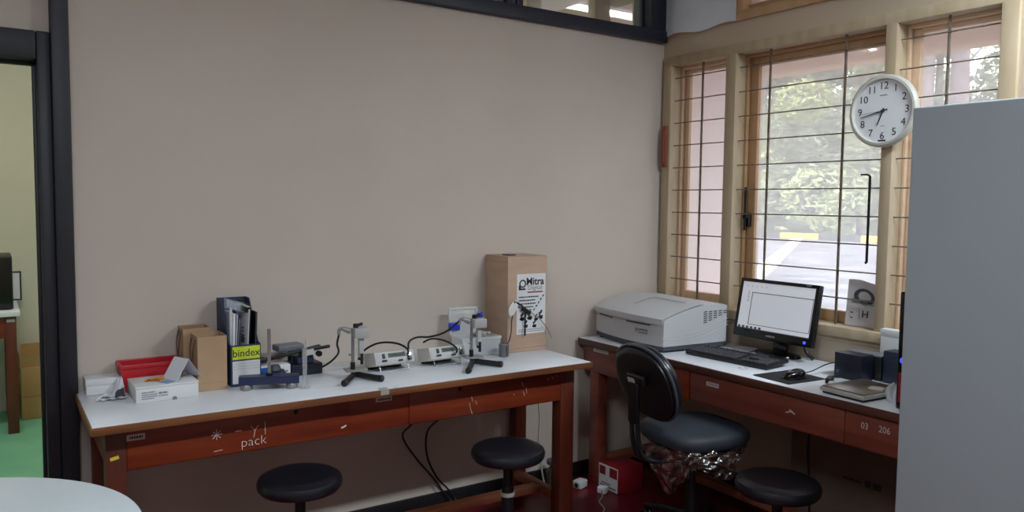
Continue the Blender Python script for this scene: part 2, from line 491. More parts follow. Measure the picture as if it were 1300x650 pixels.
b = MB().bx(-4.06, -4.0, -0.03, 0.11, 0, 2.045, bev=0.006); obj('door_jamb', b, M['black_wood'], d, True)

# ------------------------------------------------------------------ the big window
win = struct_root('window_1', (0.05, -0.93, WZ0))
P1 = (-0.530, -0.465); P2 = (-1.375, -1.325)
b = MB()
b.bx(-0.015, 0.12, WY0 - 0.012, WY1 + 0.012, 2.232, 2.282, bev=0.004)          # head
b.bx(-0.018, 0.12, -0.078, WY1 + 0.012, WZ0, 2.235, bev=0.004)
b.bx(-0.018, 0.12, WY0 - 0.012, -1.778, WZ0, 2.235, bev=0.004)
obj('window_frame', b, M['cream_wood'], win, True)
b = MB()
b.bx(-0.040, 0.13, WY0 - 0.02, WY1 + 0.01, WZ0, 0.932, bev=0.006)
b.bx(-0.012, 0.0, WY0 - 0.02, WY1 + 0.01, 0.862, WZ0, bev=0.003)
obj('window_sill', b, M['cream_wood'], win, True)
for y0, y1 in (P1, P2):
    b = MB().bx(-0.018, 0.12, y0, y1, 0.93, 2.235, bev=0.004)
    obj('mullion', b, M['cream_wood'], win, True)
bays = [(-0.465, -0.078), (-1.325, -0.530), (-1.778, -1.375)]
for k, (y0, y1) in enumerate(bays):
    mm = M['brown_sash'] if k == 1 else M['peach_wood']
    st = 0.062 if k == 1 else 0.045
    top = 2.172 if k == 1 else 2.195
    b = MB()
    b.bx(0.085, 0.125, y1 - st, y1, 0.932, 2.235, bev=0.004)
    b.bx(0.085, 0.125, y0, y0 + st, 0.932, 2.235, bev=0.004)
    b.bx(0.085, 0.125, y0 + st, y1 - st, top, 2.235, bev=0.004)
    b.bx(0.085, 0.125, y0 + st, y1 - st, 0.932, 0.985, bev=0.004)
    # rebate bead round the glass and the stop bead in front of the sash
    b.bx(0.060, 0.082, y1 - 0.014, y1, 0.932, 2.235, bev=0.002)
    b.bx(0.060, 0.082, y0, y1 - 0.014, 2.215, 2.235, bev=0.002)
    sash = obj('window_sash', b, mm, win, True)
    b = MB().bx(0.102, 0.106, y0 + st - 0.005, y1 - st + 0.005, 0.98, top + 0.005)
    pane = obj('pane', b, M['glass'], win, True)
b = MB()
b.bx(0.060, 0.085, -0.575, -0.545, 1.36, 1.43, bev=0.004)
b.cyl((0.045, -0.560, 1.41), (0.085, -0.560, 1.41), 0.012)
b.tube([(0.050, -0.560, 1.34), (0.050, -0.560, 1.56)], 0.006, smooth=False)
obj('window_latch', b, M['black_iron'], win, True)

# burglar bars: one grille in each bay
zs = [2.166 - 0.1235 * k for k in range(10)]
vert = {0: (-0.275,), 1: (-0.712, -1.118), 2: (-1.57,)}
glab = ['dark iron burglar grille in narrow left window bay beside the corner',
        'dark iron burglar grille across the wide middle window bay',
        'dark iron burglar grille in the right window bay behind the tall cabinet']
for k, (y0, y1) in enumerate(bays):
    g = thing('window_grille', glab[k], 'window grille', (0.02, (y0 + y1) / 2, 0.935))
    g['group'] = 'iron grilles in the window bays'
    for z in zs:
        b = MB().tube([(0.016, y0, z), (0.016, y1, z)], 0.0031, n=8, smooth=False)
        obj('crossbar', b, M['iron'], g, True)
    for y in vert[k]:
        b = MB().bx(0.018, 0.026, y - 0.0055, y + 0.0055, 0.932, 2.232, bev=0.002)
        obj('upright_bar', b, M['iron'], g, True)
b = MB().tube([(0.004, -1.268, 1.60), (0.004, -1.268, 1.24)], 0.0055, smooth=False)
b.tube([(0.004, -1.268, 1.24), (0.004, -1.268, 1.228), (0.004, -1.262, 1.222)], 0.0055)
b.tube([(0.004, -1.268, 1.60), (0.004, -1.255, 1.607), (0.004, -1.225, 1.608)], 0.004)
tag(obj('window_stay_rod', b, M['black_iron']), 'short black rod hanging upright on the window bars below the clock', 'rod')

# clerestory above the window: papered on its left part
cw = struct_root('window_4', (0.05, -0.93, 2.40))
b = MB()
b.bx(-0.015, 0.12, WY0, -0.03, 2.395, 2.442, bev=0.004)
b.bx(-0.015, 0.12, -0.56, -0.515, 2.44, 2.96, bev=0.004)
b.bx(-0.015, 0.12, WY0, -0.03, 2.92, 2.965, bev=0.004)
b.bx(0.03, 0.07, -1.8, -0.56, 2.442, 2.475, bev=0.004)
obj('window_frame', b, M['brown_sash'], cw, True)
b = MB().bx(0.05, 0.054, -1.82, -0.04, 2.44, 2.925); obj('pane', b, M['glass'], cw, True)
b = MB()
b.grid(lambda u, v: (-0.024 - 0.006 * math.sin(u * 5) * (1 - v), -0.030 - 0.490 * u, 2.393 + 0.55 * v + 0.010 * math.sin(u * 9) * (1 - v)), 14, 8, thick=0.0015)
tag(obj('paper_sheet', b, mat('blueish_paper', (216, 220, 230), 0.7, var=0.05, scale=6)), 'pale grey paper sheet taped over the high window above the corner', 'paper')

# reddish wooden strip on the left edge of the window frame
b = MB().bx(-0.036, -0.018, -0.064, -0.036, 1.675, 1.905, bev=0.005)
b.bx(-0.044, -0.034, -0.058, -0.042, 1.70, 1.88, bev=0.004)
tag(obj('wooden_strip', b, M['red_brown']), 'red-brown wooden strip fixed upright to the window frame at the corner', 'wooden strip')

# ------------------------------------------------------------------ wall clock
ck = thing('wall_clock', 'round white wall clock with cream rim hanging on the window mullion', 'clock', mtx=FRONT_X(-0.024, -1.345, 1.870))
b = MB().lathe([(0, 0.0), (0.130, 0.0), (0.146, 0.006), (0.152, 0.016), (0.151, 0.028), (0.143, 0.036), (0.134, 0.037), (0.130, 0.030), (0.130, 0.022)], 64)
obj('clock_rim', b, M['clock_rim'], ck)
b = MB().lathe([(0, 0.020), (0.131, 0.020), (0.131, 0.023), (0, 0.023)], 64); obj('clock_face', b, M['clock_face'], ck)
me_nums = []
for h in range(1, 13):
    a = R(30 * h)
    mm = Matrix.Translation((0.104 * math.sin(a), 0.104 * math.cos(a), 0.0233))
    text('numeral', str(h), 0.043, M['ink'], ck, mm, 0.0004, world=False)
def hand(ang, L, tail, w, z):
    bb = MB(); bb.prism([(-w, -tail), (w, -tail), (w * 0.5, L), (-w * 0.5, L)], 0.0012)
    bmesh.ops.transform(bb.bm, matrix=Matrix.Translation((0, 0, z)) @ Matrix.Rotation(-R(ang), 4, 'Z'), verts=bb.bm.verts[:])
    return bb
obj('hour_hand', hand(201, 0.062, 0.012, 0.0036, 0.0255), M['ink'], ck)
obj('minute_hand', hand(257, 0.102, 0.022, 0.0028, 0.0275), M['ink'], ck)
obj('second_hand', hand(264, 0.100, 0.024, 0.0009, 0.0295), M['ink'], ck)
b = MB().cyl((0, 0, 0.022), (0, 0, 0.032), 0.006); obj('hand_pin', b, M['ink'], ck)
for q in ((-0.016, 0.016, 0.064, 0.067), (-0.010, 0.010, -0.063, -0.0615), (-0.017, 0.017, -0.127, -0.120)):
    b = MB().bx(*q, 0.0232, 0.0238); obj('dial_print', b, M['ink'], ck)

# ------------------------------------------------------------------ lab bench along the back wall
BX0, BX1, BY0, BY1 = -2.94, -0.945, -0.562, -0.004
bench = thing('lab_bench', 'long white-topped wooden lab bench with red-brown apron along the back wall', 'bench', ((BX0 + BX1) / 2, (BY0 + BY1) / 2, 0))
b = MB().bx(BX0 + 0.006, BX1 - 0.006, BY0 + 0.006, BY1, 0.738, T, bev=0.0015)
obj('tabletop', b, M['laminate'], bench, True)
b = MB()
b.bx(BX0, BX1, BY0, BY0 + 0.006, 0.733, T - 0.001, bev=0.002)
b.bx(BX0, BX0 + 0.006, BY0 + 0.006, BY1, 0.733, T - 0.001, bev=0.002)
b.bx(BX1 - 0.006, BX1, BY0 + 0.006, BY1, 0.733, T - 0.001, bev=0.002)
obj('edge_strip', b, M['bench_edge'], bench, True)
b = MB()
AF = -0.478                                  # apron face
b.bx(-2.89, -1.00, AF, AF + 0.022, 0.582, 0.738, bev=0.002)
b.bx(-2.89, -1.02, -0.075, -0.055, 0.61, 0.738, bev=0.002)
b.bx(-2.89, -2.87, AF, -0.06, 0.605, 0.738, bev=0.002)
b.bx(-1.035, -1.012, AF, -0.06, 0.605, 0.738, bev=0.002)
obj('apron', b, M['bench_wood'], bench, True)
for (x0, x1, y0, y1) in ((-2.892, -2.832, AF - 0.004, AF + 0.06), (-1.062, -0.985, AF - 0.004, AF + 0.06), (-2.892, -2.832, -0.095, -0.035), (-1.040, -0.978, -0.095, -0.035)):
    b = MB().bx(x0, x1, y0, y1, 0, 0.738, bev=0.003)
    obj('leg', b, M['bench_leg'], bench, True)
for x0, x1 in ((-2.828, -2.066), (-1.815, -1.20)):
    b = MB().bx(x0, x1, AF - 0.005, AF + 0.004, 0.586, 0.728, bev=0.0015)
    dr = obj('drawer_front', b, M['bench_wood'], bench, True)
    xk = -2.272 if x0 < -2 else -1.585
    b = MB().cyl((xk, AF - 0.005, 0.700), (xk, AF - 0.009, 0.700), 0.009, 0.007, 16)
    b.cyl((xk, AF - 0.009, 0.700), (xk, AF - 0.0095, 0.700), 0.003, n=10)
    k = obj('keyhole', b, M['dark_metal'], dr)
    k.data.transform(WM[bench.name].inverted())
for x0, x1 in ((-2.875, -2.845), (-1.05, -1.012)):
    b = MB().bx(x0, x1, -0.42, -0.095, 0.10, 0.142, bev=0.003); obj('side_rail', b, M['rail_wood'], bench, True)
b = MB().bx(-2.845, -1.05, -0.315, -0.262, 0.104, 0.138, bev=0.003); obj('foot_rail', b, M['rail_wood'], bench, True)
YF = AF - 0.0052
for (x0, x1, z0, z1) in ((-2.830, -2.775, 0.682, 0.702), (-1.958, -1.890, 0.692, 0.710)):
    y = YF if x0 < -2.1 else AF
    b = MB().bx(x0, x1, y - 0.001, y, z0, z1); s = obj('inventory_sticker', b, M['sticker'], bench, True)
    dashes('sticker_print', M['ink'], s, FRONT_Y(0, y - 0.001, 0), [(x0 + 0.008, x1 - 0.008, (z0 + z1) / 2, 0.006)]) if False else None
    bb = MB(); rnd = random.Random(3)
    xx = x0 + 0.008
    while xx < x1 - 0.010:
        w = rnd.uniform(0.003, 0.008); bb.bx(xx, xx + w, y - 0.0016, y - 0.001, (z0 + z1) / 2 - 0.004, (z0 + z1) / 2 + 0.004); xx += w + 0.002
    obj('sticker_print', bb, M['ink'], bench, True)
b = MB().box((-2.866, AF - 0.0048, 0.632), (0.026, 0.0016, 0.011), (0, R(-12), 0)); obj('yellow_tape', b, M['yellow_tape'], bench, True)
b = MB().bx(-1.975, -1.94, BY0 - 0.001, BY0 + 0.03, T - 0.02, T + 0.0012); obj('grey_tape', b, M['grey_tape'], bench, True)
# chalk writing and scratches on the apron
text('chalk_word', 'pack', 0.047, M['chalk'], bench, FRONT_Y(-2.424, YF - 0.0002, 0.617), 0.0003, bold=-0.0009, squeeze=1.05)
b = MB()
def stroke(bb, x0, z0, x1, z1, y, w=0.0016):
    bb.tube([(x0, y, z0), (x1, y, z1)], w, n=5, smooth=False)
for a in range(4):
    ca, sa = math.cos(R(45 * a)) * 0.018, math.sin(R(45 * a)) * 0.018
    stroke(b, -2.550 - ca, 0.660 - sa, -2.550 + ca, 0.660 + sa, YF, 0.0012)
stroke(b, -2.488, 0.662, -2.466, 0.662, YF); stroke(b, -2.434, 0.672, -2.420, 0.655, YF, 0.0012); stroke(b, -2.408, 0.672, -2.420, 0.655, YF, 0.0012)
stroke(b, -2.420, 0.655, -2.424, 0.630, YF, 0.0012); stroke(b, -2.384, 0.682, -2.384, 0.636, YF, 0.0012)
stroke(b, -2.56, 0.602, -2.53, 0.604, YF, 0.001)
for (x, z, l) in ((-1.53, 0.66, .02), (-1.51, 0.64, .015), (-1.54, 0.635, .03), (-1.532, 0.605, .02), (-1.275, 0.69, .02), (-1.255, 0.668, .03), (-1.268, 0.65, .02), (-1.32, .645, .006), (-1.135, .692, .012), (-1.11, .695, .01), (-1.085, .70, .01)):
    stroke(b, x, z, x + 0.006, z - l, YF if x < -1.2 else AF, 0.0011)
b.box((-2.090, YF, 0.618), (0.022, 0.002, 0.006), (0, R(-20), 0))
obj('chalk_marks', b, M['chalk'], bench, True)

# ------------------------------------------------------------------ computer desk along the window wall
DX0, DX1, DY0, DY1 = -0.60, -0.018, -1.955, -0.022
desk = thing('computer_desk', 'white-topped mahogany desk with drawers along the window wall', 'desk', (-0.3, -1.0, 0))
b = MB().bx(DX0 + 0.006, DX1, DY0 + 0.006, DY1 - 0.004, 0.738, T, bev=0.0015); obj('tabletop', b, M['laminate'], desk, True)
b = MB()
b.bx(DX0, DX0 + 0.006, DY0, DY1, 0.728, T - 0.001, bev=0.002)
b.bx(DX0 + 0.006, DX1, DY1 - 0.006, DY1, 0.728, T - 0.001, bev=0.002)
b.bx(DX0 + 0.006, DX1, DY0, DY0 + 0.006, 0.728, T - 0.001, bev=0.002)
obj('edge_strip', b, M['desk_edge'], desk, True)
DF = -0.578
b = MB()
b.bx(DF, DF + 0.022, -1.92, -0.045, 0.592, 0.738, bev=0.002)
b.bx(DF, -0.06, -0.066, -0.045, 0.592, 0.738, bev=0.002)
b.bx(DF, -0.06, -1.92, -1.90, 0.592, 0.738, bev=0.002)
b.bx(-0.075, -0.055, -1.92, -0.045, 0.61, 0.738, bev=0.002)
obj('apron', b, M['desk_wood'], desk, True)
for (x0, x1, y0, y1) in ((DF - .003, DF + 0.06, -0.172, -0.105), (DF - .003, DF + 0.06, -1.92, -1.85), (-0.10, -0.04, -0.172, -0.105), (-0.10, -0.04, -1.92, -1.85)):
    b = MB().bx(x0, x1, y0, y1, 0, 0.738 if x0 > -.3 else 0.60, bev=0.003); obj('leg', b, M['desk_wood'], desk, True)
for n, (y0, y1) in enumerate(((-0.742, -0.09), (-1.572, -0.812), (-1.90, -1.582))):
    b = MB().bx(DF - 0.006, DF + 0.003, y0, y1, 0.598, 0.722, bev=0.0015); obj('drawer_front', b, M['desk_wood'], desk, True)
b = MB().bx(DF - 0.010, DF + 0.003, -0.805, -0.748, 0.592, 0.728, bev=0.002); obj('divider_post', b, M['bench_wood'], desk, True)
for y0, y1, z in ((-0.250, -0.135, 0.712), (-0.975, -0.905, 0.688)):
    b = MB().bx(DF - 0.0072, DF - 0.006, y0, y1, z - 0.009, z + 0.009); obj('inventory_sticker', b, M['sticker'], desk, True)
    bb = MB(); rnd = random.Random(5); yy = y0 + 0.006
    while yy < y1 - 0.012:
        w = rnd.uniform(0.003, 0.008); bb.bx(DF - 0.0078, DF - 0.0072, yy, yy + w, z - 0.003, z + 0.004); yy += w + 0.0025
    obj('sticker_print', bb, M['grey_ink'], desk, True)
text('painted_number', '03', 0.034, M['sticker'], desk, FRONT_X(DF - 0.0062, -1.652, 0.681), 0.0003, squeeze=0.85)
text('painted_number', '206', 0.034, M['sticker'], desk, FRONT_X(DF - 0.0062, -1.727, 0.684), 0.0003, squeeze=0.85)
b = MB()
for (dy, dz, l) in ((0, 0, .024), (-.008, .005, .02), (-.016, -.001, .02), (.01, -.003, .016)):
    b.box((DF - 0.0065, -1.335 + dy, 0.660 + dz), (0.001, l, 0.004), (R(20 * (1 if dy < 0 else -1)), 0, 0))
obj('paint_scrape', b, M['chalk'], desk, True)
b = MB().bx(-0.52, -0.10, -0.160, -0.118, 0.10, 0.145, bev=0.003); obj('side_rail', b, M['rail_wood'], desk, True)
b = MB().bx(-0.52, -0.10, -1.905, -1.865, 0.10, 0.145, bev=0.003); obj('side_rail', b, M['rail_wood'], desk, True)
b = MB().bx(-0.32, -0.27, -1.865, -0.160, 0.104, 0.14, bev=0.003); obj('foot_rail', b, M['rail_wood'], desk, True)
b = MB().tube([(-0.45, -1.0, T + .0006), (-0.455, -1.02, T + .0006), (-0.475, -1.03, T + .0006), (-0.49, -1.015, T + .0006), (-0.48, -0.99, T + .0006), (-0.46, -0.988, T + .0006)], 0.0009, n=5)
obj('ring_stain', b, M['grey_ink'], desk, True)

# ------------------------------------------------------------------ stools
def make_stool(loc, label):
    t = thing('lab_stool', label, 'stool', loc, 0.0, 'round black lab stools')
    b = MB().lathe([(0, 0.412), (0.118, 0.412), (0.142, 0.418), (0.151, 0.430), (0.153, 0.446), (0.147, 0.460), (0.132, 0.469), (0.110, 0.4715), (0.05, 0.469), (0, 0.468)], 48)
    obj('seat', b, M['vinyl'], t)
    b = MB().lathe([(0, 0.392), (0.060, 0.392), (0.075, 0.400), (0.110, 0.408), (0.110, 0.412), (0, 0.412)], 32); obj('seat_plate', b, M['black_plastic'], t)
    b = MB().cyl((0, 0, 0.09), (0, 0, 0.30), 0.026, bev=0.002); b.cyl((0, 0, 0.30), (0, 0, 0.395), 0.019)
    obj('column', b, M['black_plastic'], t)
    b = MB().lathe([(0.0265, 0.262), (0.029, 0.262), (0.029, 0.278), (0.0265, 0.278)], 24); obj('column_collar', b, M['grey_tape'], t)
    b = MB().cyl((0, 0, 0.055), (0, 0, 0.11), 0.036, 0.030, bev=0.003)
    obj('hub', b, M['black_plastic'], t)
    for k in range(5):
        a = 2 * PI * k / 5 + 0.3
        c, s = math.cos(a), math.sin(a)
        b = MB().tube([(0.03 * c, 0.03 * s, 0.082), (0.12 * c, 0.12 * s, 0.070), (0.20 * c, 0.20 * s, 0.036)], 0.017, n=8, taper=0.012)
        obj('leg', b, M['black_plastic'], t)
        b = MB().cyl((0.195 * c, 0.195 * s, 0.0), (0.195 * c, 0.195 * s, 0.03), 0.017, 0.014, 14, bev=0.002)
        obj('glide', b, M['dark_metal'], t)
    return t
st = make_stool((-2.262, -0.492, 0), 'round black stool in front of left half of bench, below chalk word')
copy_tree(st, (-1.430, -0.612, 0), 0.7, 'round black stool in front of right end of the white bench')
copy_tree(st, (-0.800, -1.455, 0), 1.3, 'round black stool in front of the desk drawers, beside the swivel chair')

# ------------------------------------------------------------------ swivel chair
ch = thing('swivel_chair', 'black swivel office chair with charcoal seat pulled up to the desk', 'chair', (-0.65, -0.90, 0), R(-6))
def pad(fn_w, nx, ny): pass
def super_pad(a, bq, th, crown, n=40, e=2.6, rings=7):
    """rounded cushion lying in XY, thickness along Z"""
    bb = MB()
    prof = []
    for i in range(rings + 1):
        t = i / rings * PI / 2
        prof.append((1 - 0.10 * (1 - math.sin(t)), 0.5 * th * (1 - math.cos(t)) if False else 0))
    loops = []
    def ring(s, z):
        return [bb.bm.verts.new((a * s * math.copysign(abs(math.cos(2 * PI * k / n)) ** (2 / e), math.cos(2 * PI * k / n)), bq * s * math.copysign(abs(math.sin(2 * PI * k / n)) ** (2 / e), math.sin(2 * PI * k / n)), z)) for k in range(n)]
    spec = [(0.86, -th / 2), (0.95, -th * 0.44), (0.995, -th * 0.2), (1.0, 0.08 * th), (0.975, th * 0.3), (0.92, th * 0.44), (0.8, th * 0.5), (0.55, th * 0.5 + crown * 0.6), (0.28, th * 0.5 + crown)]
    for s, z in spec: loops.append(ring(s, z))
    for A, Bq in zip(loops[:-1], loops[1:]):
        for k in range(n): bb.bm.faces.new((A[k], A[(k + 1) % n], Bq[(k + 1) % n], Bq[k]))
    c0 = bb.bm.verts.new((0, 0, -th / 2)); c1 = bb.bm.verts.new((0, 0, th * 0.5 + crown))
    for k in range(n):
        bb.bm.faces.new((c0, loops[0][(k + 1) % n], loops[0][k])); bb.bm.faces.new((c1, loops[-1][k], loops[-1][(k + 1) % n]))
    return bb
b = super_pad(0.206, 0.206, 0.068, 0.006, e=3.3); bmesh.ops.transform(b.bm, matrix=Matrix.Translation((0.0, 0, 0.486)), verts=b.bm.verts[:])
obj('seat', b, M['seat_cloth'], ch)
b = super_pad(0.18, 0.18, 0.03, 0); bmesh.ops.transform(b.bm, matrix=Matrix.Translation((0.0, 0, 0.438)), verts=b.bm.verts[:])
obj('seat_pan', b, M['black_plastic'], ch)
BACKM = Matrix.Translation((-0.225, 0.03, 0.722)) @ Matrix.Rotation(R(-18), 4, 'Y') @ Matrix.Rotation(R(90), 4, 'Y') @ Matrix.Rotation(R(90), 4, 'Z')
b = super_pad(0.190, 0.168, 0.05, 0.01, e=2.35); bmesh.ops.transform(b.bm, matrix=BACKM, verts=b.bm.verts[:])
obj('backrest', b, M['vinyl'], ch)
b = super_pad(0.182, 0.160, 0.022, 0.004, e=2.35); bmesh.ops.transform(b.bm, matrix=BACKM @ Matrix.Translation((0, 0, -0.032)), verts=b.bm.verts[:])
bs = obj('back_shell', b, M['black_plastic'], ch)
b = MB().lathe([(0.0, 0), (0.0, 0)], 8) if False else MB()
n = 64; pts = []
for k in range(n + 1):
    a = 2 * PI * k / n
    pts.append(BACKM @ Vector((0.1905 * math.copysign(abs(math.cos(a)) ** (2 / 2.35), math.cos(a)), 0.1685 * math.copysign(abs(math.sin(a)) ** (2 / 2.35), math.sin(a)), -0.018)))
b.tube(pts, 0.006, n=8, smooth=False)
obj('edge_piping', b, mat('grey_edge_piping', (70, 72, 78), 0.3), ch)
b = MB(); b.box((0, 0, -0.058), (0.115, 0.05, 0.030), None, 0.012, 3)
bmesh.ops.transform(b.bm, matrix=BACKM @ Matrix.Translation((0.0, 0.03, 0)), verts=b.bm.verts[:])
obj('back_bracket', b, M['black_plastic'], ch)
b = MB(); b.box((0, 0, -0.0745), (0.045, 0.022, 0.002))
bmesh.ops.transform(b.bm, matrix=BACKM @ Matrix.Translation((0.02, 0.03, 0)), verts=b.bm.verts[:])
obj('sticker', b, M['sticker'], ch)
b = MB(); b.box((0.187, 0.01, -0.012), (0.012, 0.075, 0.03), None, 0.003)
bmesh.ops.transform(b.bm, matrix=BACKM, verts=b.bm.verts[:])
obj('edge_tag', b, M['grey_tape'], ch)
b = MB()
p = [(-0.305, 0.03, 0.72), (-0.300, 0.03, 0.60), (-0.292, 0.025, 0.47), (-0.262, 0.015, 0.40), (-0.16, 0.0, 0.378), (0.0, 0, 0.378)]
for i, q in enumerate(p[:-1]):
    pass
b.tube([(x, y - 0.020, z) for x, y, z in p], 0.010, n=8); b.tube([(x, y + 0.020, z) for x, y, z in p], 0.010, n=8)
b.bx(-0.312, -0.298, 0.0, 0.06, 0.55, 0.72, bev=0.004)
obj('back_bar', b, M['black_plastic'], ch)
b = MB().bx(-0.09, 0.09, -0.07, 0.07, 0.355, 0.424, bev=0.01)
b.tube([(0.0, -0.06, 0.37), (0.02, -0.18, 0.368), (0.02, -0.245, 0.362)], 0.006, n=8)
b.cyl((0.02, -0.225, 0.364), (0.02, -0.262, 0.361), 0.010, bev=0.002)
obj('tilt_mechanism', b, M['black_plastic'], ch)
b = MB().cyl((0, 0, 0.085), (0, 0, 0.25), 0.028, bev=0.002); b.cyl((0, 0, 0.25), (0, 0, 0.36), 0.015)
obj('gas_column', b, M['black_plastic'], ch)
for k in range(5):
    a = 2 * PI * k / 5 + 0.5
    c, s = math.cos(a), math.sin(a)
    b = MB().tube([(0.02 * c, 0.02 * s, 0.105), (0.14 * c, 0.14 * s, 0.094), (0.265 * c, 0.265 * s, 0.070)], 0.021, n=8, taper=0.014)
    obj('leg', b, M['black_plastic'], ch)
    b = MB()
    for sgn in (-1, 1):
        q = Vector((0.262 * c, 0.262 * s, 0.027)); t_ = Vector((-s, c, 0))
        b.cyl(q + t_ * (0.004 * sgn), q + t_ * (0.022 * sgn), 0.027, n=20, bev=0.003)
    b.cyl((0.262 * c, 0.262 * s, 0.035), (0.262 * c, 0.262 * s, 0.075), 0.008)
    obj('caster', b, M['black_plastic'], ch)
# clear wrapping hanging in folds below the seat
b = MB(); rnd = random.Random(11)
def skirt(u, v):
    a = R(150) + u * R(200)
    r = 0.205 + 0.012 * math.sin(u * 37 + 3 * v) * v + 0.020 * math.sin(u * 13 + 1) * v - 0.03 * v * v + 0.006 * math.sin(u * 83 + v * 11) * min(1, 3 * v) + 0.004 * math.sin(v * 23 + u * 57)
    e = 2.6
    ca, sa = math.cos(a), math.sin(a)
    L = 0.05 + 0.17 * math.exp(-((u - 0.22) / 0.15) ** 2) * (0.85 + 0.15 * math.sin(u * 40)) + 0.085 * math.exp(-((u - 0.62) / 0.13) ** 2)
    return (r * math.copysign(abs(ca) ** (2 / e), ca), r * math.copysign(abs(sa) ** (2 / e), sa), 0.456 - v * L + 0.004 * math.sin(u * 50 + v * 9))
b.grid(skirt, 140, 16)
obj('plastic_wrapping', b, M['wrap'], ch, fix=False)

# ------------------------------------------------------------------ tall cabinet on the right
cab = thing('steel_cabinet', 'tall plain pale grey steel cabinet at the right of the desk', 'cabinet', (-0.65, -2.44, 0))
CX0, CX1, CY0, CY1, CZ = -0.95, -0.35, -2.90, -1.982, 1.756
b = MB().bx(CX0, CX1, CY0, CY1, 0.06, CZ, bev=0.006, seg=3)
obj('body', b, M['cabinet'], cab, True)
b = MB().bx(CX0 + 0.02, CX1 - 0.02, CY0 + 0.02, CY1 - 0.02, 0.0, 0.062, bev=0.003); obj('plinth', b, M['dark_grey'], cab, True)
b = MB().bx(CX0 + 0.02, CX1 - 0.02, CY0 - 0.016, CY0, 0.08, CZ - 0.02, bev=0.004); dd = obj('door', b, M['cabinet'], cab, True)
b = MB().bx(CX0 + 0.06, CX0 + 0.09, CY0 - 0.034, CY0 - 0.014, 0.9, 1.05, bev=0.005); obj('handle', b, M['steel'], cab, True)

# ------------------------------------------------------------------ round white table in the foreground
rt = thing('round_table', 'round white table in the left foreground, in front of the doorway', 'table', (-3.375, -1.325, 0))
b = MB().lathe([(0, 0.735), (0.445, 0.735), (0.460, 0.740), (0.467, 0.748), (0.464, 0.756), (0.455, 0.760), (0, 0.760)], 96); obj('tabletop', b, M['white_table'], rt)
b = MB().cyl((0, 0, 0.05), (0, 0, 0.735), 0.038); b.cyl((0, 0, 0.70), (0, 0, 0.735), 0.10, 0.16); obj('pedestal', b, M['steel'], rt)
for k in range(4):
    a = PI / 4 + k * PI / 2; c, s = math.cos(a), math.sin(a)
    b = MB().tube([(0.02 * c, 0.02 * s, 0.06), (0.18 * c, 0.18 * s, 0.05), (0.34 * c, 0.34 * s, 0.022)], 0.024, taper=0.02); obj('foot', b, M['steel'], rt)
#PART2
# ================================================================== things on the bench
e = 0.0006
def XF(bb, m): bmesh.ops.transform(bb.bm, matrix=m, verts=bb.bm.verts[:]); return bb

# small white box at the far left with a crumpled sheet leaning on it
t = thing('small_white_box', 'small flat white cardboard box at the left end of the bench, behind crumpled paper', 'box', (-2.853, -0.062, T))
b = MB().bx(-0.055, 0.055, -0.045, 0.045, e, 0.034, bev=0.002); obj('box_base', b, M['white_card'], t)
b = MB().bx(-0.057, 0.057, -0.047, 0.047, 0.034, 0.058, bev=0.002); obj('lid', b, M['white_card'], t)
t = thing('crumpled_paper', 'crumpled white printed paper lying at the left end of the bench', 'paper', (-2.848, -0.165, T))
def crum(u, v):
    x = -0.045 + 0.100 * u + 0.055 * v * (1 - u)
    y = -0.062 + 0.115 * v
    z = 0.003 + 0.085 * max(0, v - 0.30) * max(0, u - 0.35) ** 0.8 * 1.6 + 0.010 * math.sin(u * 7 + v * 4) * v + 0.005 * abs(math.sin(u * 11 - v * 6))
    return (x, y, max(z, 0.002) + 0.002)
b = MB().grid(crum, 18, 18, thick=0.0012); obj('sheet', b, M['paper'], t, sharp=20)
b = MB()
def crum_at(u, v, dz=0.0024):
    x, y, z = crum(u, v); return (x, y, z + dz)
b.grid(lambda u, v: crum_at(0.60 + 0.38 * u, 0.12 + 0.36 * v), 6, 6); obj('printed_photo', b, M['dark_grey'], t, sharp=20)
b = MB(); b.grid(lambda u, v: crum_at(0.12 + 0.42 * u, 0.08 + 0.22 * v), 6, 6); obj('printed_picture', b, M['grey_ink'], t, sharp=20)

# red bin
t = thing('red_bin', 'shallow red plastic bin against the wall behind the white carton', 'bin', (-2.695, -0.075, T))
b = MB()
def tray(bb, w, d, h, wl, z0=e, flare=0.0, mi=0):
    o = [(-w / 2, -d / 2), (w / 2, -d / 2), (w / 2, d / 2), (-w / 2, d / 2)]
    i = [(-w / 2 + wl, -d / 2 + wl), (w / 2 - wl, -d / 2 + wl), (w / 2 - wl, d / 2 - wl), (-w / 2 + wl, d / 2 - wl)]
    f = 1 - flare
    V = lambda P, z, k=1.0: [bb.bm.verts.new((x * k, y * k, z)) for x, y in P]
    A = V(o, z0, f); Bq = V(o, h); Cq = V(i, h); D = V(i, z0 + wl, f)
    bb.bm.faces.new(A[::-1]); bb.bm.faces.new(D)
    for k in range(4):
        k2 = (k + 1) % 4
        for p, q in ((A, Bq), (Bq, Cq), (Cq, D)):
            ff = bb.bm.faces.new((p[k], p[k2], q[k2], q[k])); ff.material_index = mi
    return bb
tray(b, 0.205, 0.105, 0.100, 0.006, flare=0.07); obj('tub', b, M['red_plastic'], t)
b = MB(); b.bx(-0.107, 0.107, -0.057, -0.047, 0.086, 0.102, bev=0.004); b.bx(-0.107, 0.107, 0.047, 0.057, 0.086, 0.104, bev=0.004)
b.bx(-0.109, -0.098, -0.050, 0.050, 0.086, 0.102, bev=0.004); b.bx(0.098, 0.109, -0.050, 0.050, 0.086, 0.102, bev=0.004)
obj('rim', b, M['red_plastic'], t)

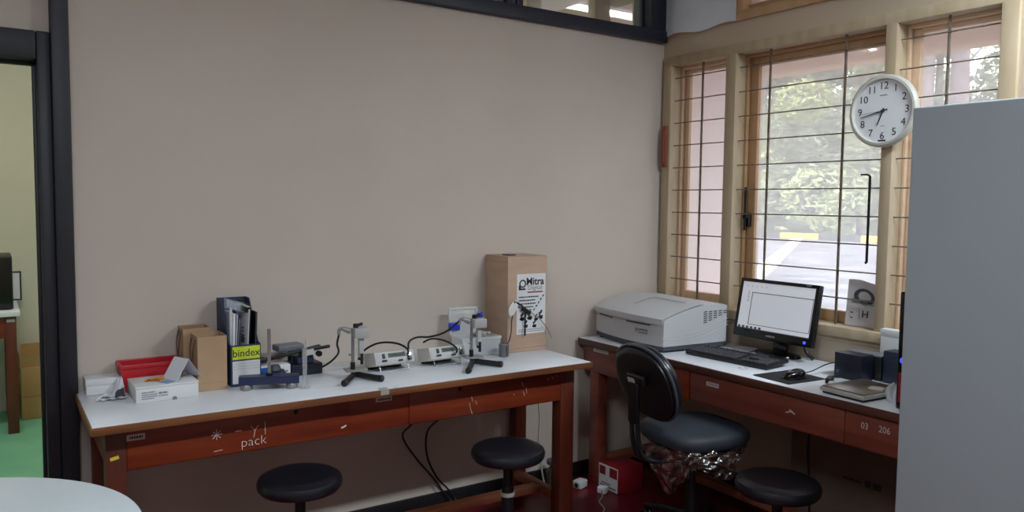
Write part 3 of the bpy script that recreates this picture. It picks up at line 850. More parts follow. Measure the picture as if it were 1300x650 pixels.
# white carton, orange tie, folded card
t = thing('white_carton', 'low white cardboard carton with grey print, in front of the red bin', 'carton', (-2.675, -0.225, T), R(1.2))
b = MB().bx(-0.103, 0.103, -0.088, 0.080, e, 0.050, bev=0.002); obj('carton_body', b, M['white_card'], t)
b = MB().bx(-0.104, 0.104, -0.089, 0.081, 0.0505, 0.0575, bev=0.0015)
obj('lid', b, M['white_card'], t)
b = MB().cyl((0.022, -0.0895, 0.004), (0.022, -0.0885, 0.004), 0.008, n=16); obj('thumb_notch', b, M['grey_ink'], t)
bb = dashes('printed_text', M['grey_ink'], t, WM[t.name] @ frame_mtx((-0.085, -0.0886, 0.0), (1, 0, 0), (0, 0, 1)), [(0.0, 0.045, 0.036, .004), (0.0, 0.05, 0.028, .003), (0.0, 0.05, 0.021, .003), (0.0, 0.04, 0.014, .003), (0.055, 0.085, 0.030, .006), (0.055, 0.085, 0.020, .003)])
b = MB()
b.tube([(-2.705 + 0.026 * math.cos(a) * (1 + 0.15 * math.sin(3 * a)), -0.235 + 0.017 * math.sin(a), T + 0.062 + 0.003 * math.sin(2 * a)) for a in [k * 2 * PI / 16 for k in range(32)]], 0.0026, n=6)
b.tube([(-2.735, -0.24, T + .062), (-2.70, -0.23, T + .066), (-2.672, -0.238, T + .062)], 0.004, n=6)
tag(obj('orange_tie', b, M['orange']), 'coiled orange-yellow tie lying on the white carton', 'tie')
t = thing('folded_card', 'folded white card with a shade-tinted leaf, standing like a tent on the white carton', 'card', (-2.612, -0.238, T + 0.0582), R(24))
b = MB()
b.grid(lambda u, v: (-0.050 + 0.050 * u, -0.042 + 0.084 * v, 0.001 + 0.074 * u), 3, 3, thick=0.0012); obj('card_leaf', b, M['paper'], t)
b = MB(); b.grid(lambda u, v: (0.0 + 0.052 * u, -0.042 + 0.084 * v, 0.075 - 0.074 * u), 3, 3, thick=0.0012); obj('card_leaf', b, M['mauve_paper'], t)  # white leaf, its inner shade put into the lilac colour
b = MB().box((-0.062, -0.012, 0.0014), (0.05, 0.045, 0.0016), (0, 0, R(10))); obj('blue_leaflet', b, mat('pale_blue_print', (140, 160, 196), 0.6), t)

# kraft bags
def kraft_bag(loc, w, d, h, label, rz=0):
    t = thing('paper_bag', label, 'bag', loc, rz, 'kraft paper carrier bags')
    b = MB(); tray(b, w, d, h, 0.0025, flare=0.0)
    obj('bag_body', b, M['kraft'], t)
    b = MB().bx(-w / 2 + 0.004, w / 2 - 0.004, -d / 2 - 0.0006, -d / 2 + 0.0004, 0.030, 0.0315); 
    obj('fold_line', b, mat('kraft_fold', (164, 130, 98), 0.8), t)
    b = MB()
    x = -w / 2 - 0.004
    b.tube([(x + .002, -d * 0.25, h - 0.012), (x - 0.006, -d * 0.27, h - 0.05), (x - 0.008, -d * 0.05, h - 0.110), (x - 0.006, d * 0.2, h - 0.05), (x + .002, d * 0.2, h - 0.012)], 0.0024, n=6)
    obj('string_handle', b, mat('dark_string', (96, 78, 64), 0.8), t)
    return t
kraft_bag((-2.507, -0.188, T), 0.104, 0.122, 0.203, 'front brown kraft paper bag, standing beside the navy magazine file')
kraft_bag((-2.532, -0.066, T), 0.100, 0.100, 0.217, 'rear brown kraft paper bag, standing against the wall behind the other bag')

# magazine file and what stands in it
FX0, FX1, FY0, FY1 = -2.437, -2.325, -0.232, -0.022
t = thing('magazine_file', 'navy magazine file with lime and white front label beside the kraft bags', 'magazine file', ((FX0 + FX1) / 2, (FY0 + FY1) / 2, T))
prof = [(FY0, 0.0), (FY1, 0.0), (FY1, 0.318), (FY1 - 0.060, 0.318), (FY0 + 0.030, 0.162), (FY0 + 0.012, 0.158), (FY0, 0.158)]
def side_panel(x, th):
    bb = MB(); bb.prism([(y, z) for y, z in prof], th)
    return XF(bb, Matrix.Translation((x, 0, T + e)) @ Matrix(((0, 0, 1, 0), (1, 0, 0, 0), (0, 1, 0, 0), (0, 0, 0, 1))))
obj('side_panel', side_panel(FX0, 0.004), M['navy'], t, True)
obj('side_panel', side_panel(FX1 - 0.004, 0.004), M['navy'], t, True)
b = MB().bx(FX0 + .004, FX1 - .004, FY0, FY0 + 0.004, T + e, T + 0.158); obj('front_panel', b, M['navy'], t, True)
b = MB().bx(FX0 + .004, FX1 - .004, FY1 - 0.004, FY1, T + e, T + 0.318); obj('back_panel', b, M['navy'], t, True)
b = MB().bx(FX0 + .004, FX1 - .004, FY0 + .004, FY1 - .004, T + e, T + 0.004); obj('bottom_panel', b, M['navy'], t, True)
b = MB().bx(FX0 + .006, FX1 - .004, FY0 - 0.0012, FY0, T + 0.103, T + 0.152); lb = obj('lime_label', b, M['lime'], t, True)
text('brand_lettering', 'bindex', 0.040, M['ink'], t, FRONT_Y((FX0 + FX1) / 2 + .001, FY0 - 0.0014, T + 0.126), 0.0003, bold=0.0003, squeeze=0.95)
b = MB().bx(FX0 + .006, FX1 - .004, FY0 - 0.0012, FY0, T + 0.010, T + 0.097); obj('white_label', b, M['white_card'], t, True)
b = MB()
for z in (0.086, 0.076, 0.066): b.bx(FX0 + .01, FX1 - .008, FY0 - 0.0016, FY0 - .0011, T + z, T + z + 0.0008)
obj('ruled_lines', b, M['grey_ink'], t, True)
dashes('small_print', M['ink'], t, FRONT_Y(-2.392, FY0 - 0.0012, T + 0.0), [(0, 0.024, 0.037, .008)])
# contents
def sheet(name, label, cat, x, w, y0, y1, z0, z1, m, lean=0.0, tilt=0.0):
    t = thing(name, label, cat, (x, (y0 + y1) / 2, T + z0))
    bb = MB().box((0, 0, (z1 - z0) / 2), (w, y1 - y0, z1 - z0), None, min(0.001, w * 0.3))
    XF(bb, Matrix.Rotation(R(lean), 4, 'Y') @ Matrix.Rotation(R(tilt), 4, 'X'))
    return t, bb
t, b = sheet('document_bundle', 'grey-white bundle of loose sheets in the magazine file, left of the clipboard', 'papers', -2.418, 0.008, -0.190, -0.045, 0.007, 0.272, M['paper'], 1.5, 0)
obj('sheet_stack', b, M['paper'], t)
b = MB().bx(0.0055, 0.0085, -0.072, 0.078, 0.002, 0.262); XF(b, Matrix.Rotation(R(2.5), 4, 'Y')); obj('lilac_sheet', b, M['mauve_paper'], t)
b = MB().bx(0.0095, 0.0115, -0.074, 0.076, 0.002, 0.245); XF(b, Matrix.Rotation(R(3.5), 4, 'Y')); obj('grey_sheet', b, M['grey_plate'], t)
t = thing('plastic_sleeve', 'clear pocket with printed sheet leaning out of the magazine file top, leftmost', 'document sleeve', (-2.428, -0.140, T + 0.235))
b = MB(); b.grid(lambda u, v: (-0.020 + 0.078 * u, -0.050 + 0.02 * u, 0.062 + 0.040 * v - 0.026 * u), 6, 4, thick=0.0012); obj('sleeve', b, M['thin_glass'], t)
b = MB(); b.grid(lambda u, v: (-0.010 + 0.055 * u, -0.046 + 0.016 * u, 0.066 + 0.030 * v - 0.024 * u), 4, 3, thick=0.0008); obj('printed_sheet', b, M['mauve_paper'], t)
b = MB(); b.grid(lambda u, v: (0.000 + 0.010 * u, -0.046, -0.20 + 0.262 * v), 2, 3, thick=0.001); obj('sleeve_tail', b, M['clear_plastic'], t)
# clipboard: its paper side faces left, its clip at the top
t = thing('clipboard', 'clipboard with white paper and dark metal clip standing in the magazine file', 'clipboard', (-2.376, -0.1285, T + 0.006))
CM = Matrix.Rotation(R(3), 4, 'Y')
b = XF(MB().bx(0.000, 0.004, -0.095, 0.098, 0.0, 0.302, bev=0.001), CM); obj('board', b, M['black_plastic'], t)
b = XF(MB().bx(-0.003, -0.0002, -0.093, 0.092, 0.004, 0.284), CM); obj('paper', b, M['paper'], t)
b = XF(MB().bx(-0.012, -0.003, -0.080, 0.060, 0.270, 0.292, bev=0.003), CM); b.bm.normal_update(); obj('clip', b, M['dark_metal'], t)
b = XF(MB().bx(-0.0125, 0.003, -0.094, 0.097, 0.2925, 0.2965, bev=0.0005), CM); obj('top_edge', b, M['silver'], t)
b = MB()
for k, (y0, y1, z) in enumerate(((-0.01, 0.012, .205), (-0.01, 0.008, .192), (-0.02, 0.02, .176), (-.03, .02, .167), (-.03, .02, .159), (-.02, .02, .151))):
    b.bx(-0.0036, -0.003, y0 - 0.02, y1 - 0.02, z - 0.003, z + 0.003)
obj('printed_text', XF(b, CM), M['ink'], t)
t, b = sheet('black_folder', 'slim black folder at the right side of the magazine file', 'folder', -2.345, 0.008, -0.215, -0.04, 0.007, 0.278, M['black_plastic'], 2.2, 0)
obj('cover', b, M['black_plastic'], t)
b = MB().bx(-0.0015, 0.0015, -0.0885, -0.0868, 0.01, 0.272); XF(b, Matrix.Rotation(R(2.2), 4, 'Y')); obj('pages_edge', b, M['dark_grey'], t)

# blue and white pack
t = thing('blue_white_pack', 'small white pack with a blue corner behind the navy stand', 'pack', (-2.258, -0.165, T), R(4))
b = MB().bx(-0.062, 0.062, -0.028, 0.028, e, 0.058, bev=0.006, seg=3); obj('pack_body', b, M['white_card'], t)
b = MB(); b.prism([(-0.060, 0.006), (-0.015, 0.053), (-0.060, 0.053)], 0.0012); XF(b, frame_mtx((0, -0.0282, 0), (1, 0, 0), (0, 0, 1))); obj('blue_corner', b, M['blue'], t)
dashes('printed_text', M['grey_ink'], t, WM[t.name] @ frame_mtx((0, -0.0282, 0), (1, 0, 0), (0, 0, 1)), [(0.028, 0.050, 0.030, .008), (-0.03, 0.02, 0.018, .003)])

# navy two-footed stand with a steel rod
t = thing('rod_stand', 'navy stand with two grey feet and an upright steel rod', 'lab stand', (-2.322, -0.330, T), R(-19))
b = MB()
b.prism([(-0.108, -0.022), (0.108, -0.022), (0.108, 0.022), (0.060, 0.030), (0.050, 0.105), (0.022, 0.120), (0.002, 0.120), (-0.008, 0.030), (-0.108, 0.022)], 0.030)
XF(b, Matrix.Translation((0, 0, 0.022))); obj('stand_base', b, M['navy_paint'], t)
for x in (-0.082, 0.082):
    b = MB().lathe([(0, e), (0.018, e), (0.022, 0.004), (0.022, 0.018), (0.019, 0.0225), (0, 0.0225)], 24, Matrix.Translation((x, 0, 0))); obj('levelling_foot', b, M['steel'], t)
b = MB().lathe([(0, e), (0.016, e), (0.018, 0.004), (0.018, 0.022), (0, 0.022)], 20, Matrix.Translation((0.016, 0.100, 0))); obj('rear_foot', b, M['dark_metal'], t)
b = MB().cyl((0.016, 0.08, 0.052), (0.016, 0.08, 0.074), 0.026, 0.020, bev=0.003); obj('hub', b, M['dark_grey'], t)
b = MB().cyl((0.0, 0.0, 0.052), (0, 0, 0.228), 0.0065, bev=0.001); obj('rod', b, M['steel'], t)
b = MB().cyl((0.0, 0.0, 0.052), (0, 0, 0.062), 0.012, bev=0.001); obj('rod_collar', b, M['dark_metal'], t)

# navy instrument with a horizontal arm
t = thing('arm_instrument', 'navy lab instrument with black horizontal arm and grey plate behind the glass cylinder', 'lab instrument', (-2.120, -0.120, T))
b = MB().bx(-0.066, 0.062, -0.055, 0.062, e, 0.046, bev=0.004); obj('base_box', b, M['navy_box'], t)
b = MB().bx(-0.040, 0.030, -0.048, 0.030, 0.046, 0.074, bev=0.006); obj('blue_riser', b, M['navy_paint'], t)
b = MB().box((-0.055, -0.030, 0.092), (0.24, 0.022, 0.014), (0, R(-8), R(4)), 0.004); b.box((0.055, -0.048, 0.106), (0.08, 0.018, 0.012), (0, R(-5), 0), 0.003)
b.box((0.00, -0.030, 0.083), (0.05, 0.04, 0.02), None, 0.004)
obj('arm', b, M['black_plastic'], t)
b = MB().box((-0.055, 0.025, 0.108), (0.110, 0.07, 0.026), (0, 0, R(6)), 0.006, 3); obj('grey_head', b, M['mid_grey'], t)
b = MB().bx(-0.215, -0.165, -0.055, -0.010, 0.066, 0.086, bev=0.005); b.cyl((-0.20, -0.03, 0.06), (-0.20, -0.03, 0.098), 0.010, bev=0.002); obj('clamp', b, M['black_plastic'], t)
b = MB().box((0.005, -0.060, 0.094), (0.038, 0.004, 0.024), (0, R(-6), 0), 0.001); obj('scale_plate', b, M['white_card'], t)
b = MB().cyl((0.045, -0.05, 0.085), (0.045, -0.068, 0.085), 0.012, bev=0.002); obj('adjusting_knob', b, M['dark_metal'], t)
b = MB().cyl((0.02, 0.0, 0.07), (0.02, 0.0, 0.100), 0.01); b.cyl((-0.05, 0.02, 0.05), (-0.05, 0.02, 0.1), 0.008); obj('post', b, M['dark_metal'], t)

# glass cylinder
t = thing('glass_cylinder', 'slim clear glass measuring cylinder standing near the bench front', 'glass cylinder', (-2.205, -0.385, T))
b = MB().lathe([(0, e), (0.021, e), (0.022, 0.003), (0.020, 0.006), (0.009, 0.009), (0.0085, 0.012), (0.0095, 0.150), (0.0115, 0.152), (0.0085, 0.151), (0.0075, 0.014), (0, 0.013)], 24); obj('cylinder', b, M['thin_glass'], t)
b = MB().cyl((0.001, 0, 0.02), (0.004, 0, 0.185), 0.0018, n=8); obj('glass_rod', b, M['thin_glass'], t)

# V-footed measuring stands
def vstand(loc, e1, e2, label, group, rzplate):
    t = thing('probe_stand', label, 'probe stand', loc, 0, group)
    for q in (e1, e2):
        b = MB().tube([(0, 0, 0.019), (q[0], q[1], 0.0126)], 0.012, n=12, smooth=False)
        d = Vector((q[0], q[1], 0)).normalized() * 0.02
        obj('foot', b, M['black_plastic'], t)
        b = MB().cyl((q[0] - d.x, q[1] - d.y, 0.0134), (q[0] + d.x * .2, q[1] + d.y * .2, 0.0134), 0.0132, n=16, bev=0.003); obj('rubber_tip', b, M['black_plastic'], t)
    b = MB().box((0.004, 0.004, 0.036), (0.080, 0.066, 0.006), (0, 0, rzplate), 0.001); obj('plate', b, M['grey_plate'], t)
    b = MB().cyl((0, 0, 0.010), (0, 0, 0.036), 0.014, bev=0.001); b.cyl((-0.006, 0.004, 0.038), (-0.006, 0.004, 0.068), 0.0095, bev=0.001); obj('collar', b, M['black_plastic'], t)
    b = MB().cyl((-0.006, 0.004, 0.068), (-0.006, 0.004, 0.205), 0.0062); obj('post', b, M['steel'], t)
    b = MB().box((0.020, -0.014, 0.186), (0.060, 0.046, 0.040), (0, 0, rzplate * 0.6), 0.004); obj('head', b, M['head_grey'], t)
    b = MB().cyl((-0.014, 0.006, 0.192), (-0.046, 0.016, 0.205), 0.013, 0.009, bev=0.002); b.tube([(-0.046, 0.016, 0.205), (-0.056, 0.018, 0.200), (-0.058, 0.018, 0.180)], 0.007); obj('connector', b, M['grey_plate'], t)
    b = MB().box((0.022, -0.012, 0.130), (0.020, 0.016, 0.085), None, 0.002); obj('probe', b, M['head_grey'], t)
    b = MB().box((0.022, -0.0215, 0.082), (0.013, 0.003, 0.044), None, 0.001); b.box((0.022, -0.012, 0.083), (0.016, 0.016, 0.014), None, 0.002); obj('probe_tip', b, M['black_plastic'], t)
    b = MB().cyl((0.004, -0.004, 0.205), (0.004, -0.004, 0.222), 0.011, bev=0.002); b.cyl((0.014, -0.006, 0.216), (0.030, -0.010, 0.222), 0.006, bev=0.001); obj('knob', b, M['black_plastic'], t)
    b = MB().box((0.0475, -0.022, 0.182), (0.004, 0.012, 0.02), (0, 0, rzplate * 0.6)); obj('black_label', b, M['ink'], t)
    b = MB().cyl((-0.010, 0.0, 0.10), (-0.026, -0.006, 0.10), 0.004, bev=0.001); obj('side_screw', b, M['steel'], t)
    return t
vstand((-1.985, -0.335, T), (-0.085, -0.105), (0.072, -0.105), 'grey probe stand on black V foot, left of the two meters', 'V-footed probe stands', R(-8))
vstand((-1.445, -0.350, T), (-0.105, -0.140), (0.085, -0.100), 'grey probe stand on black V foot, in front of the clear plastic box', 'V-footed probe stands', R(-14))

# the two bench meters
def meter(loc, rz, label):
    t = thing('bench_meter', label, 'meter', loc, rz, 'bench meters with displays')
    TM = Matrix.Translation((0, 0, 0.004)) @ Matrix.Rotation(R(-11), 4, 'X')       # rear edge on the bench, front lifted
    W, D, H = 0.176, 0.108, 0.060
    b = MB()
    b.prism([(0, 0.0), (-D, 0.004), (-D - 0.010, 0.012), (-D + 0.002, H), (0, H)], W, None)
    XF(b, Matrix.Translation((-W / 2, 0, 0)) @ Matrix(((0, 0, 1, 0), (1, 0, 0, 0), (0, 1, 0, 0), (0, 0, 0, 1))))
    XF(b, TM); obj('case', b, M['cream_case'], t)
    # front plate: local frame lying on the sloped face
    fm = TM @ frame_mtx((0, -D - 0.0055, 0.036), (1, 0, 0), (0, 0.262, 0.965))
    b = MB().bx(-W / 2 + .004, W / 2 - .004, -0.0195, 0.0215, 0, 0.0015, bev=0.0005); XF(b, fm); obj('front_plate', b, M['beige_case'], t)
    b = MB().bx(-0.030, 0.046, -0.001, 0.017, 0.0015, 0.0025); XF(b, fm); obj('display', b, M['lcd'], t)
    b = MB(); b.bx(-0.020, 0.036, 0.006, 0.009, 0.0025, 0.003); XF(b, fm); obj('display_digits', b, M['ink'], t)
    b = MB().bx(-0.057, -0.045, -0.003, 0.016, 0.0015, 0.006, bev=0.001); XF(b, fm); obj('rocker_switch', b, M['black_plastic'], t)
    b = MB().cyl((0.064, 0.004, 0.001), (0.064, 0.004, 0.012), 0.009, bev=0.001); XF(b, fm); obj('socket', b, M['steel'], t)
    b = MB().cyl((0.062, -0.014, 0.001), (0.062, -0.014, 0.016), 0.008, bev=0.002); XF(b, fm); obj('knob', b, M['black_plastic'], t)
    b = MB().bx(-0.062, -0.040, -0.017, -0.010, 0.001, 0.010, bev=0.002); b.bx(0.012, 0.032, -0.020, -0.014, 0.0, 0.010, bev=0.002); XF(b, fm); obj('foot_pad', b, M['black_plastic'], t)
    zf = (TM @ Vector((0, -D, 0.002))).z; yf = (TM @ Vector((0, -D, 0.002))).y
    b = MB()
    for x in (-0.064, 0.066):
        b.tube([(x, yf + 0.012, zf), (x, yf - 0.002, 0.0026)], 0.0022, n=8, smooth=False)
    b.tube([(-0.064, yf - 0.002, 0.0026), (0.066, yf - 0.002, 0.0026)], 0.002, n=8, smooth=False)
    obj('wire_stand', b, M['chrome'], t)
    b = MB().bx(-W / 2 + 0.012, W / 2 - 0.012, -0.012, -0.002, e - 0.004, 0.004, bev=0.001); XF(b, Matrix.Translation((0, 0, 0.0035))); obj('rear_foot', b, M['black_plastic'], t)
    return t
meter((-1.790, -0.185, T), R(1), 'cream bench meter with display, the one beside the left probe stand')
meter((-1.545, -0.195, T), R(2), 'cream bench meter with display, in the middle between the first meter and clear box')
def cord(name, pts, r, m, label, cat='cord'):
    b = MB().tube(pts, r, n=8); return tag(obj(name, b, m), label, cat)
cord('probe_cable', [(-2.043, -0.317, 0.938), (-2.044, -0.30, 0.90), (-2.02, -0.25, 0.852), (-2.035, -0.18, 0.800), (-2.06, -0.10, 0.765), (-2.07, -0.03, 0.764)], 0.0042, M['cord_black'], 'dark cable hanging from the left probe stand to the bench')
cord('meter_cable', [(-1.728, -0.285, 0.815), (-1.735, -0.30, 0.85), (-1.755, -0.23, 0.866), (-1.80, -0.15, 0.858), (-1.84, -0.09, 0.82), (-1.85, -0.05, 0.775)], 0.0045, M['cord_black'], 'dark cable arching over the left meter')
cord('meter_cable', [(-1.720, -0.290, 0.82), (-1.70, -0.24, 0.865), (-1.63, -0.18, 0.873), (-1.56, -0.17, 0.868), (-1.525, -0.24, 0.895), (-1.51, -0.32, 0.945), (-1.503, -0.335, 0.958)], 0.0045, M['cord_black'], 'long dark cable running from the left meter up to the right probe stand')
cord('meter_cable', [(-1.505, -0.310, 0.815), (-1.51, -0.318, 0.838), (-1.525, -0.25, 0.858), (-1.56, -0.19, 0.862), (-1.595, -0.17, 0.845)], 0.0040, M['cord_black'], 'short dark cable looping over the right meter to its socket')

# clear plastic box with blue latches, its lid standing open
t = thing('clear_plastic_box', 'cloudy clear plastic box with blue latches in front of the tall carton', 'plastic box', (-1.300, -0.135, T), R(-4))
b = MB(); tray(b, 0.200, 0.120, 0.080, 0.003, flare=0.06); obj('tub', b, M['clear_plastic'], t)
b = MB(); b.bx(-0.103, 0.103, -0.063, -0.056, 0.074, 0.088, bev=0.002); b.bx(-0.103, 0.103, 0.056, 0.063, 0.074, 0.088, bev=0.002); b.bx(-0.103, -0.096, -0.057, 0.057, 0.074, 0.088, bev=0.002); b.bx(0.096, 0.103, -0.057, 0.057, 0.074, 0.088, bev=0.002); obj('rim', b, M['clear_plastic'], t)
LM = Matrix.Translation((-0.030, 0.062, 0.088)) @ Matrix.Rotation(R(-6), 4, 'X')
b = MB(); b.bx(-0.080, 0.070, -0.004, 0.000, 0.0, 0.125, bev=0.001); b.bx(-0.080, 0.070, -0.012, -0.004, 0.113, 0.125, bev=0.002); b.bx(-0.080, -0.070, -0.012, -.004, 0, 0.12, bev=0.002); b.bx(0.060, 0.070, -0.012, -.004, 0, 0.12, bev=0.002); XF(b, LM); obj('lid', b, M['clear_plastic'], t)
for x0, x1, z0, z1 in ((-0.086, -0.030, 0.020, 0.058), (0.066, 0.092, 0.055, 0.098)):
    b = MB().bx(x0, x1, -0.020, -0.006, z0, z1, bev=0.004); XF(b, LM); obj('latch', b, M['blue_latch'], t)
b = MB().bx(-0.085, 0.085, -0.045, 0.045, 0.006, 0.034, bev=0.006); obj('packing', b, M['mid_grey'], t)
t = thing('grey_fitting', 'small grey fitting lying on the rim of the clear plastic box', 'fitting', (-1.258, -0.140, T + 0.0885))
b = MB().bx(-0.035, 0.035, -0.062, 0.062, 0.0, 0.004, bev=0.001); obj('tray', b, M['grey_plate'], t)
b = MB().cyl((-0.014, -0.02, 0.004), (-0.014, -0.02, 0.018), 0.013, bev=0.002); b.cyl((0.016, -0.01, 0.004), (0.016, -0.01, 0.014), 0.012, bev=0.002); obj('caps', b, M['silver'], t)

# small metal weight, white pouch with wires
t = thing('metal_cylinder', 'small dark steel cylinder standing in front of the tall carton', 'metal cylinder', (-1.222, -0.255, T))
b = MB().lathe([(0, e), (0.022, e), (0.0235, 0.003), (0.0235, 0.056), (0.022, 0.060), (0.012, 0.061), (0.012, 0.066), (0, 0.066)], 28); obj('body', b, mat('dull_steel', (120, 122, 124), 0.4, 0.6), t)
b = MB().bx(-0.003, 0.003, -0.0245, -0.022, 0.008, 0.052, bev=0.001); obj('dark_stripe', b, M['ink'], t)
t = thing('taped_probe', 'white plastic pouch with black probe and wires hanging on the tall carton', 'probe', (-1.155, -0.212, 0.955))
b = MB()
def pouch(u, v):
    a = 2 * PI * u
    s = math.sin(PI * min(1, 0.06 + v * 0.93)) ** 0.7
    return (0.002 + 0.021 * s * math.cos(a) * (1 + 0.25 * math.sin(3 * a)) + 0.03 * (v - 0.5), -0.014 - 0.009 * s * math.sin(a), 0.02 + 0.066 * (v - 0.5) + 0.006 * math.sin(5 * a))
b.grid(pouch, 20, 10); obj('pouch', b, mat('white_film_pouch', (220, 216, 212), 0.35), t, fix=True)
b = MB()
b.tube([(0.020, -0.014, 0.045), (0.050, -0.012, 0.030), (0.075, -0.012, 0.005), (0.10, -0.013, -0.005)], 0.0055)
b.box((0.075, -0.012, 0.005), (0.05, 0.014, 0.02), (0, R(35), 0), 0.004)
b.box((0.02, -0.012, 0.045), (0.03, 0.012, 0.012), (0, R(20), 0), 0.003)
obj('connector', b, M['black_plastic'], t)
b = MB().tube([(0.072, -0.012, -0.005), (0.072, -0.012, -0.115)], 0.0042, smooth=False); obj('probe_rod', b, M['dark_metal'], t)
b = MB().tube([(0.10, -0.012, -0.004), (0.15, -0.014, -0.035), (0.20, -0.016, -0.09), (0.225, -0.018, -0.14)], 0.0026); obj('grey_wire', b, M['grey_plate'], t)
b = MB().tube([(-0.002, -0.016, -0.01), (-0.010, -0.018, -0.05), (-0.012, -0.020, -0.09), (-0.030, -0.028, -0.13), (-0.060, -0.040, -0.142)], 0.0026); obj('dark_wire', b, M['cord_black'], t)

# tall carton with the poster
t = thing('tall_carton', 'tall brown cardboard carton with a microscope poster at the bench right end', 'carton', (-1.058, -0.108, T))
KX0, KX1, KY0, KY1, KH = -1.173, -0.946, -0.209, -0.012, 0.456
b = MB().bx(KX0, KX1, KY0, KY1, T + e, T + KH - 0.003, bev=0.002); obj('carton_body', b, M['carton'], t, True)
b = MB().bx(KX0 + .001, KX1 - .001, KY0 + .001, (KY0 + KY1) / 2 - 0.001, T + KH - .003, T + KH, bev=0.001); obj('top_flap', b, M['carton'], t, True)
b = MB().bx(KX0 + .001, KX1 - .001, (KY0 + KY1) / 2 + 0.001, KY1 - .001, T + KH - .003, T + KH, bev=0.001); obj('top_flap', b, M['carton'], t, True)
b = MB().bx(-1.13, -1.09, -0.15, -0.09, T + KH, T + KH + 0.006, bev=0.002); obj('torn_tape', b, M['dark_grey'], t, True)
b = MB(); b.bx(KX0 - .0006, KX0 + .0004, -0.205, -0.016, T + KH - 0.028, T + KH - 0.0265); b.bx(KX0 + .0, KX1, KY0 - .0006, KY0 + .0004, T + 0.018, T + 0.0192)
obj('crease', b, mat('cardboard_crease', (142, 110, 86), 0.8), t, True)
PX0, PX1, PZ0, PZ1 = -1.122, -0.956, T + 0.085, T + 0.372
b = MB().bx(PX0, PX1, KY0 - 0.0012, KY0 - 0.0002, PZ0, PZ1); ps = obj('poster', b, M['white_card'], t, True)
PY = KY0 - 0.0014
text('poster_heading', 'Mitra', 0.048, M['ink'], t, FRONT_Y(-1.018, PY, T + 0.334), 0.0003, bold=0.0012)
text('poster_heading', 'Digital', 0.030, M['grey_ink'], t, FRONT_Y(-1.018, PY, T + 0.305), 0.0003, squeeze=1.1)
b = MB(); b.bx(-1.062, -0.973, PY - .0004, PY + .0002, T + 0.281, T + 0.287); obj('red_line', b, M['red_card'], t, True)
b = MB(); b.lathe([(0.013, 0), (0.0195, 0), (0.0195, 0.0006), (0.013, 0.0006)], 28, FRONT_Y(-1.090, PY, T + 0.326)); b.bx(-1.112, -1.100, PY - .0004, PY + .0002, T + .296, T + .318); b.bx(-1.112, -1.074, PY - .0004, PY + .0002, T + .296, T + .304)
obj('poster_logo', b, M['ink'], t, True)
dashes('poster_small_print', M['ink'], t, FRONT_Y(PX0 + 0.010, PY, 0), [(0, 0.115, T + .262, .006), (0, 0.095, T + .246, .006), (0, 0.10, T + .230, .006), (0, 0.085, T + .214, .006), (0.01, 0.075, T + .199, .006)])
dashes('poster_footer', M['grey_ink'], t, FRONT_Y(PX0 + 0.010, PY, 0), [(0, 0.14, T + .106, .003), (0, 0.14, T + .097, .003)])
# the little microscope pictures printed on the poster
b = MB(); PM = FRONT_Y(0, PY, 0)
def blob(x, z, s):
    for (dx, dz, w, h, a) in ((0, 0, .026, .010, 0), (-.004, .012, .008, .022, 12), (.004, .024, .010, .016, -25), (.002, -.004, .018, .008, 0), (0.006, .006, .016, .004, 0)):
        b.box((x + dx * s, z + dz * s, 0.0), (w * s, h * s, 0.0006), (0, 0, R(a)))
for x, z, s in ((-1.092, T + .158, 1.0), (-1.048, T + .160, 1.05), (-1.010, T + .152, 0.8), (-0.985, T + .160, 1.1), (-1.070, T + .122, 0.9), (-1.020, T + .120, 0.9)): blob(x, z, s)
for k in range(5): b.box((-1.022 + 0.013 * k, T + .200 + 0.016 * k, 0), (0.006 + .001 * (k % 2), 0.012, 0.0006), (0, 0, R(-38)))
XF(b, PM); obj('poster_pictures', b, M['ink'], t, True)

# cords and a jar under the bench
cord('hanging_lead', [(-1.70, -0.40, 0.61), (-1.675, -0.22, 0.50), (-1.64, -0.06, 0.40), (-1.56, -0.030, 0.28), (-1.47, -0.028, 0.17), (-1.42, -0.028, 0.10), (-1.38, -0.030, 0.05), (-1.36, -0.06, 0.006)], 0.0045, M['cord_black'], 'black cord hanging under the bench, the left of two')
cord('hanging_lead', [(-1.56, -0.40, 0.61), (-1.545, -0.22, 0.50), (-1.515, -0.06, 0.40), (-1.50, -0.030, 0.28), (-1.45, -0.028, 0.17), (-1.39, -0.028, 0.10), (-1.352, -0.030, 0.05), (-1.34, -0.06, 0.006)], 0.0045, M['cord_black'], 'black cord hanging under the bench, the right of two')
cord('pale_lead', [(-0.985, -0.14, 0.62), (-0.94, -0.13, 0.52), (-0.915, -0.12, 0.40), (-0.915, -0.115, 0.25), (-0.885, -0.11, 0.10), (-0.86, -0.10, 0.03), (-0.84, -0.09, 0.006)], 0.0045, M['cord_white'], 'thin white cord hanging beside the right end of the bench')
t = thing('glass_jar', 'small glass jar with dark lid on the floor near the skirting', 'jar', (-0.800, -0.085, 0))
b = MB().lathe([(0, 0.001), (0.034, 0.001), (0.038, 0.006), (0.038, 0.085), (0.030, 0.105), (0.018, 0.114), (0.018, 0.132), (0, 0.132)], 28); obj('jar_body', b, mat('dark_glass', (58, 60, 56), 0.12, coat=0.5), t)
b = MB().lathe([(0, 0.128), (0.030, 0.128), (0.034, 0.132), (0.034, 0.148), (0.030, 0.152), (0, 0.152)], 24); obj('lid', b, M['dark_grey'], t)
t = thing('power_socket', 'white plastic power socket lying on the floor between bench and desk', 'socket', (-0.672, -0.150, 0), R(20))
b = MB().box((0, 0, 0.021), (0.07, 0.05, 0.040), None, 0.006, 3); obj('socket_body', b, M['white_card'], t)
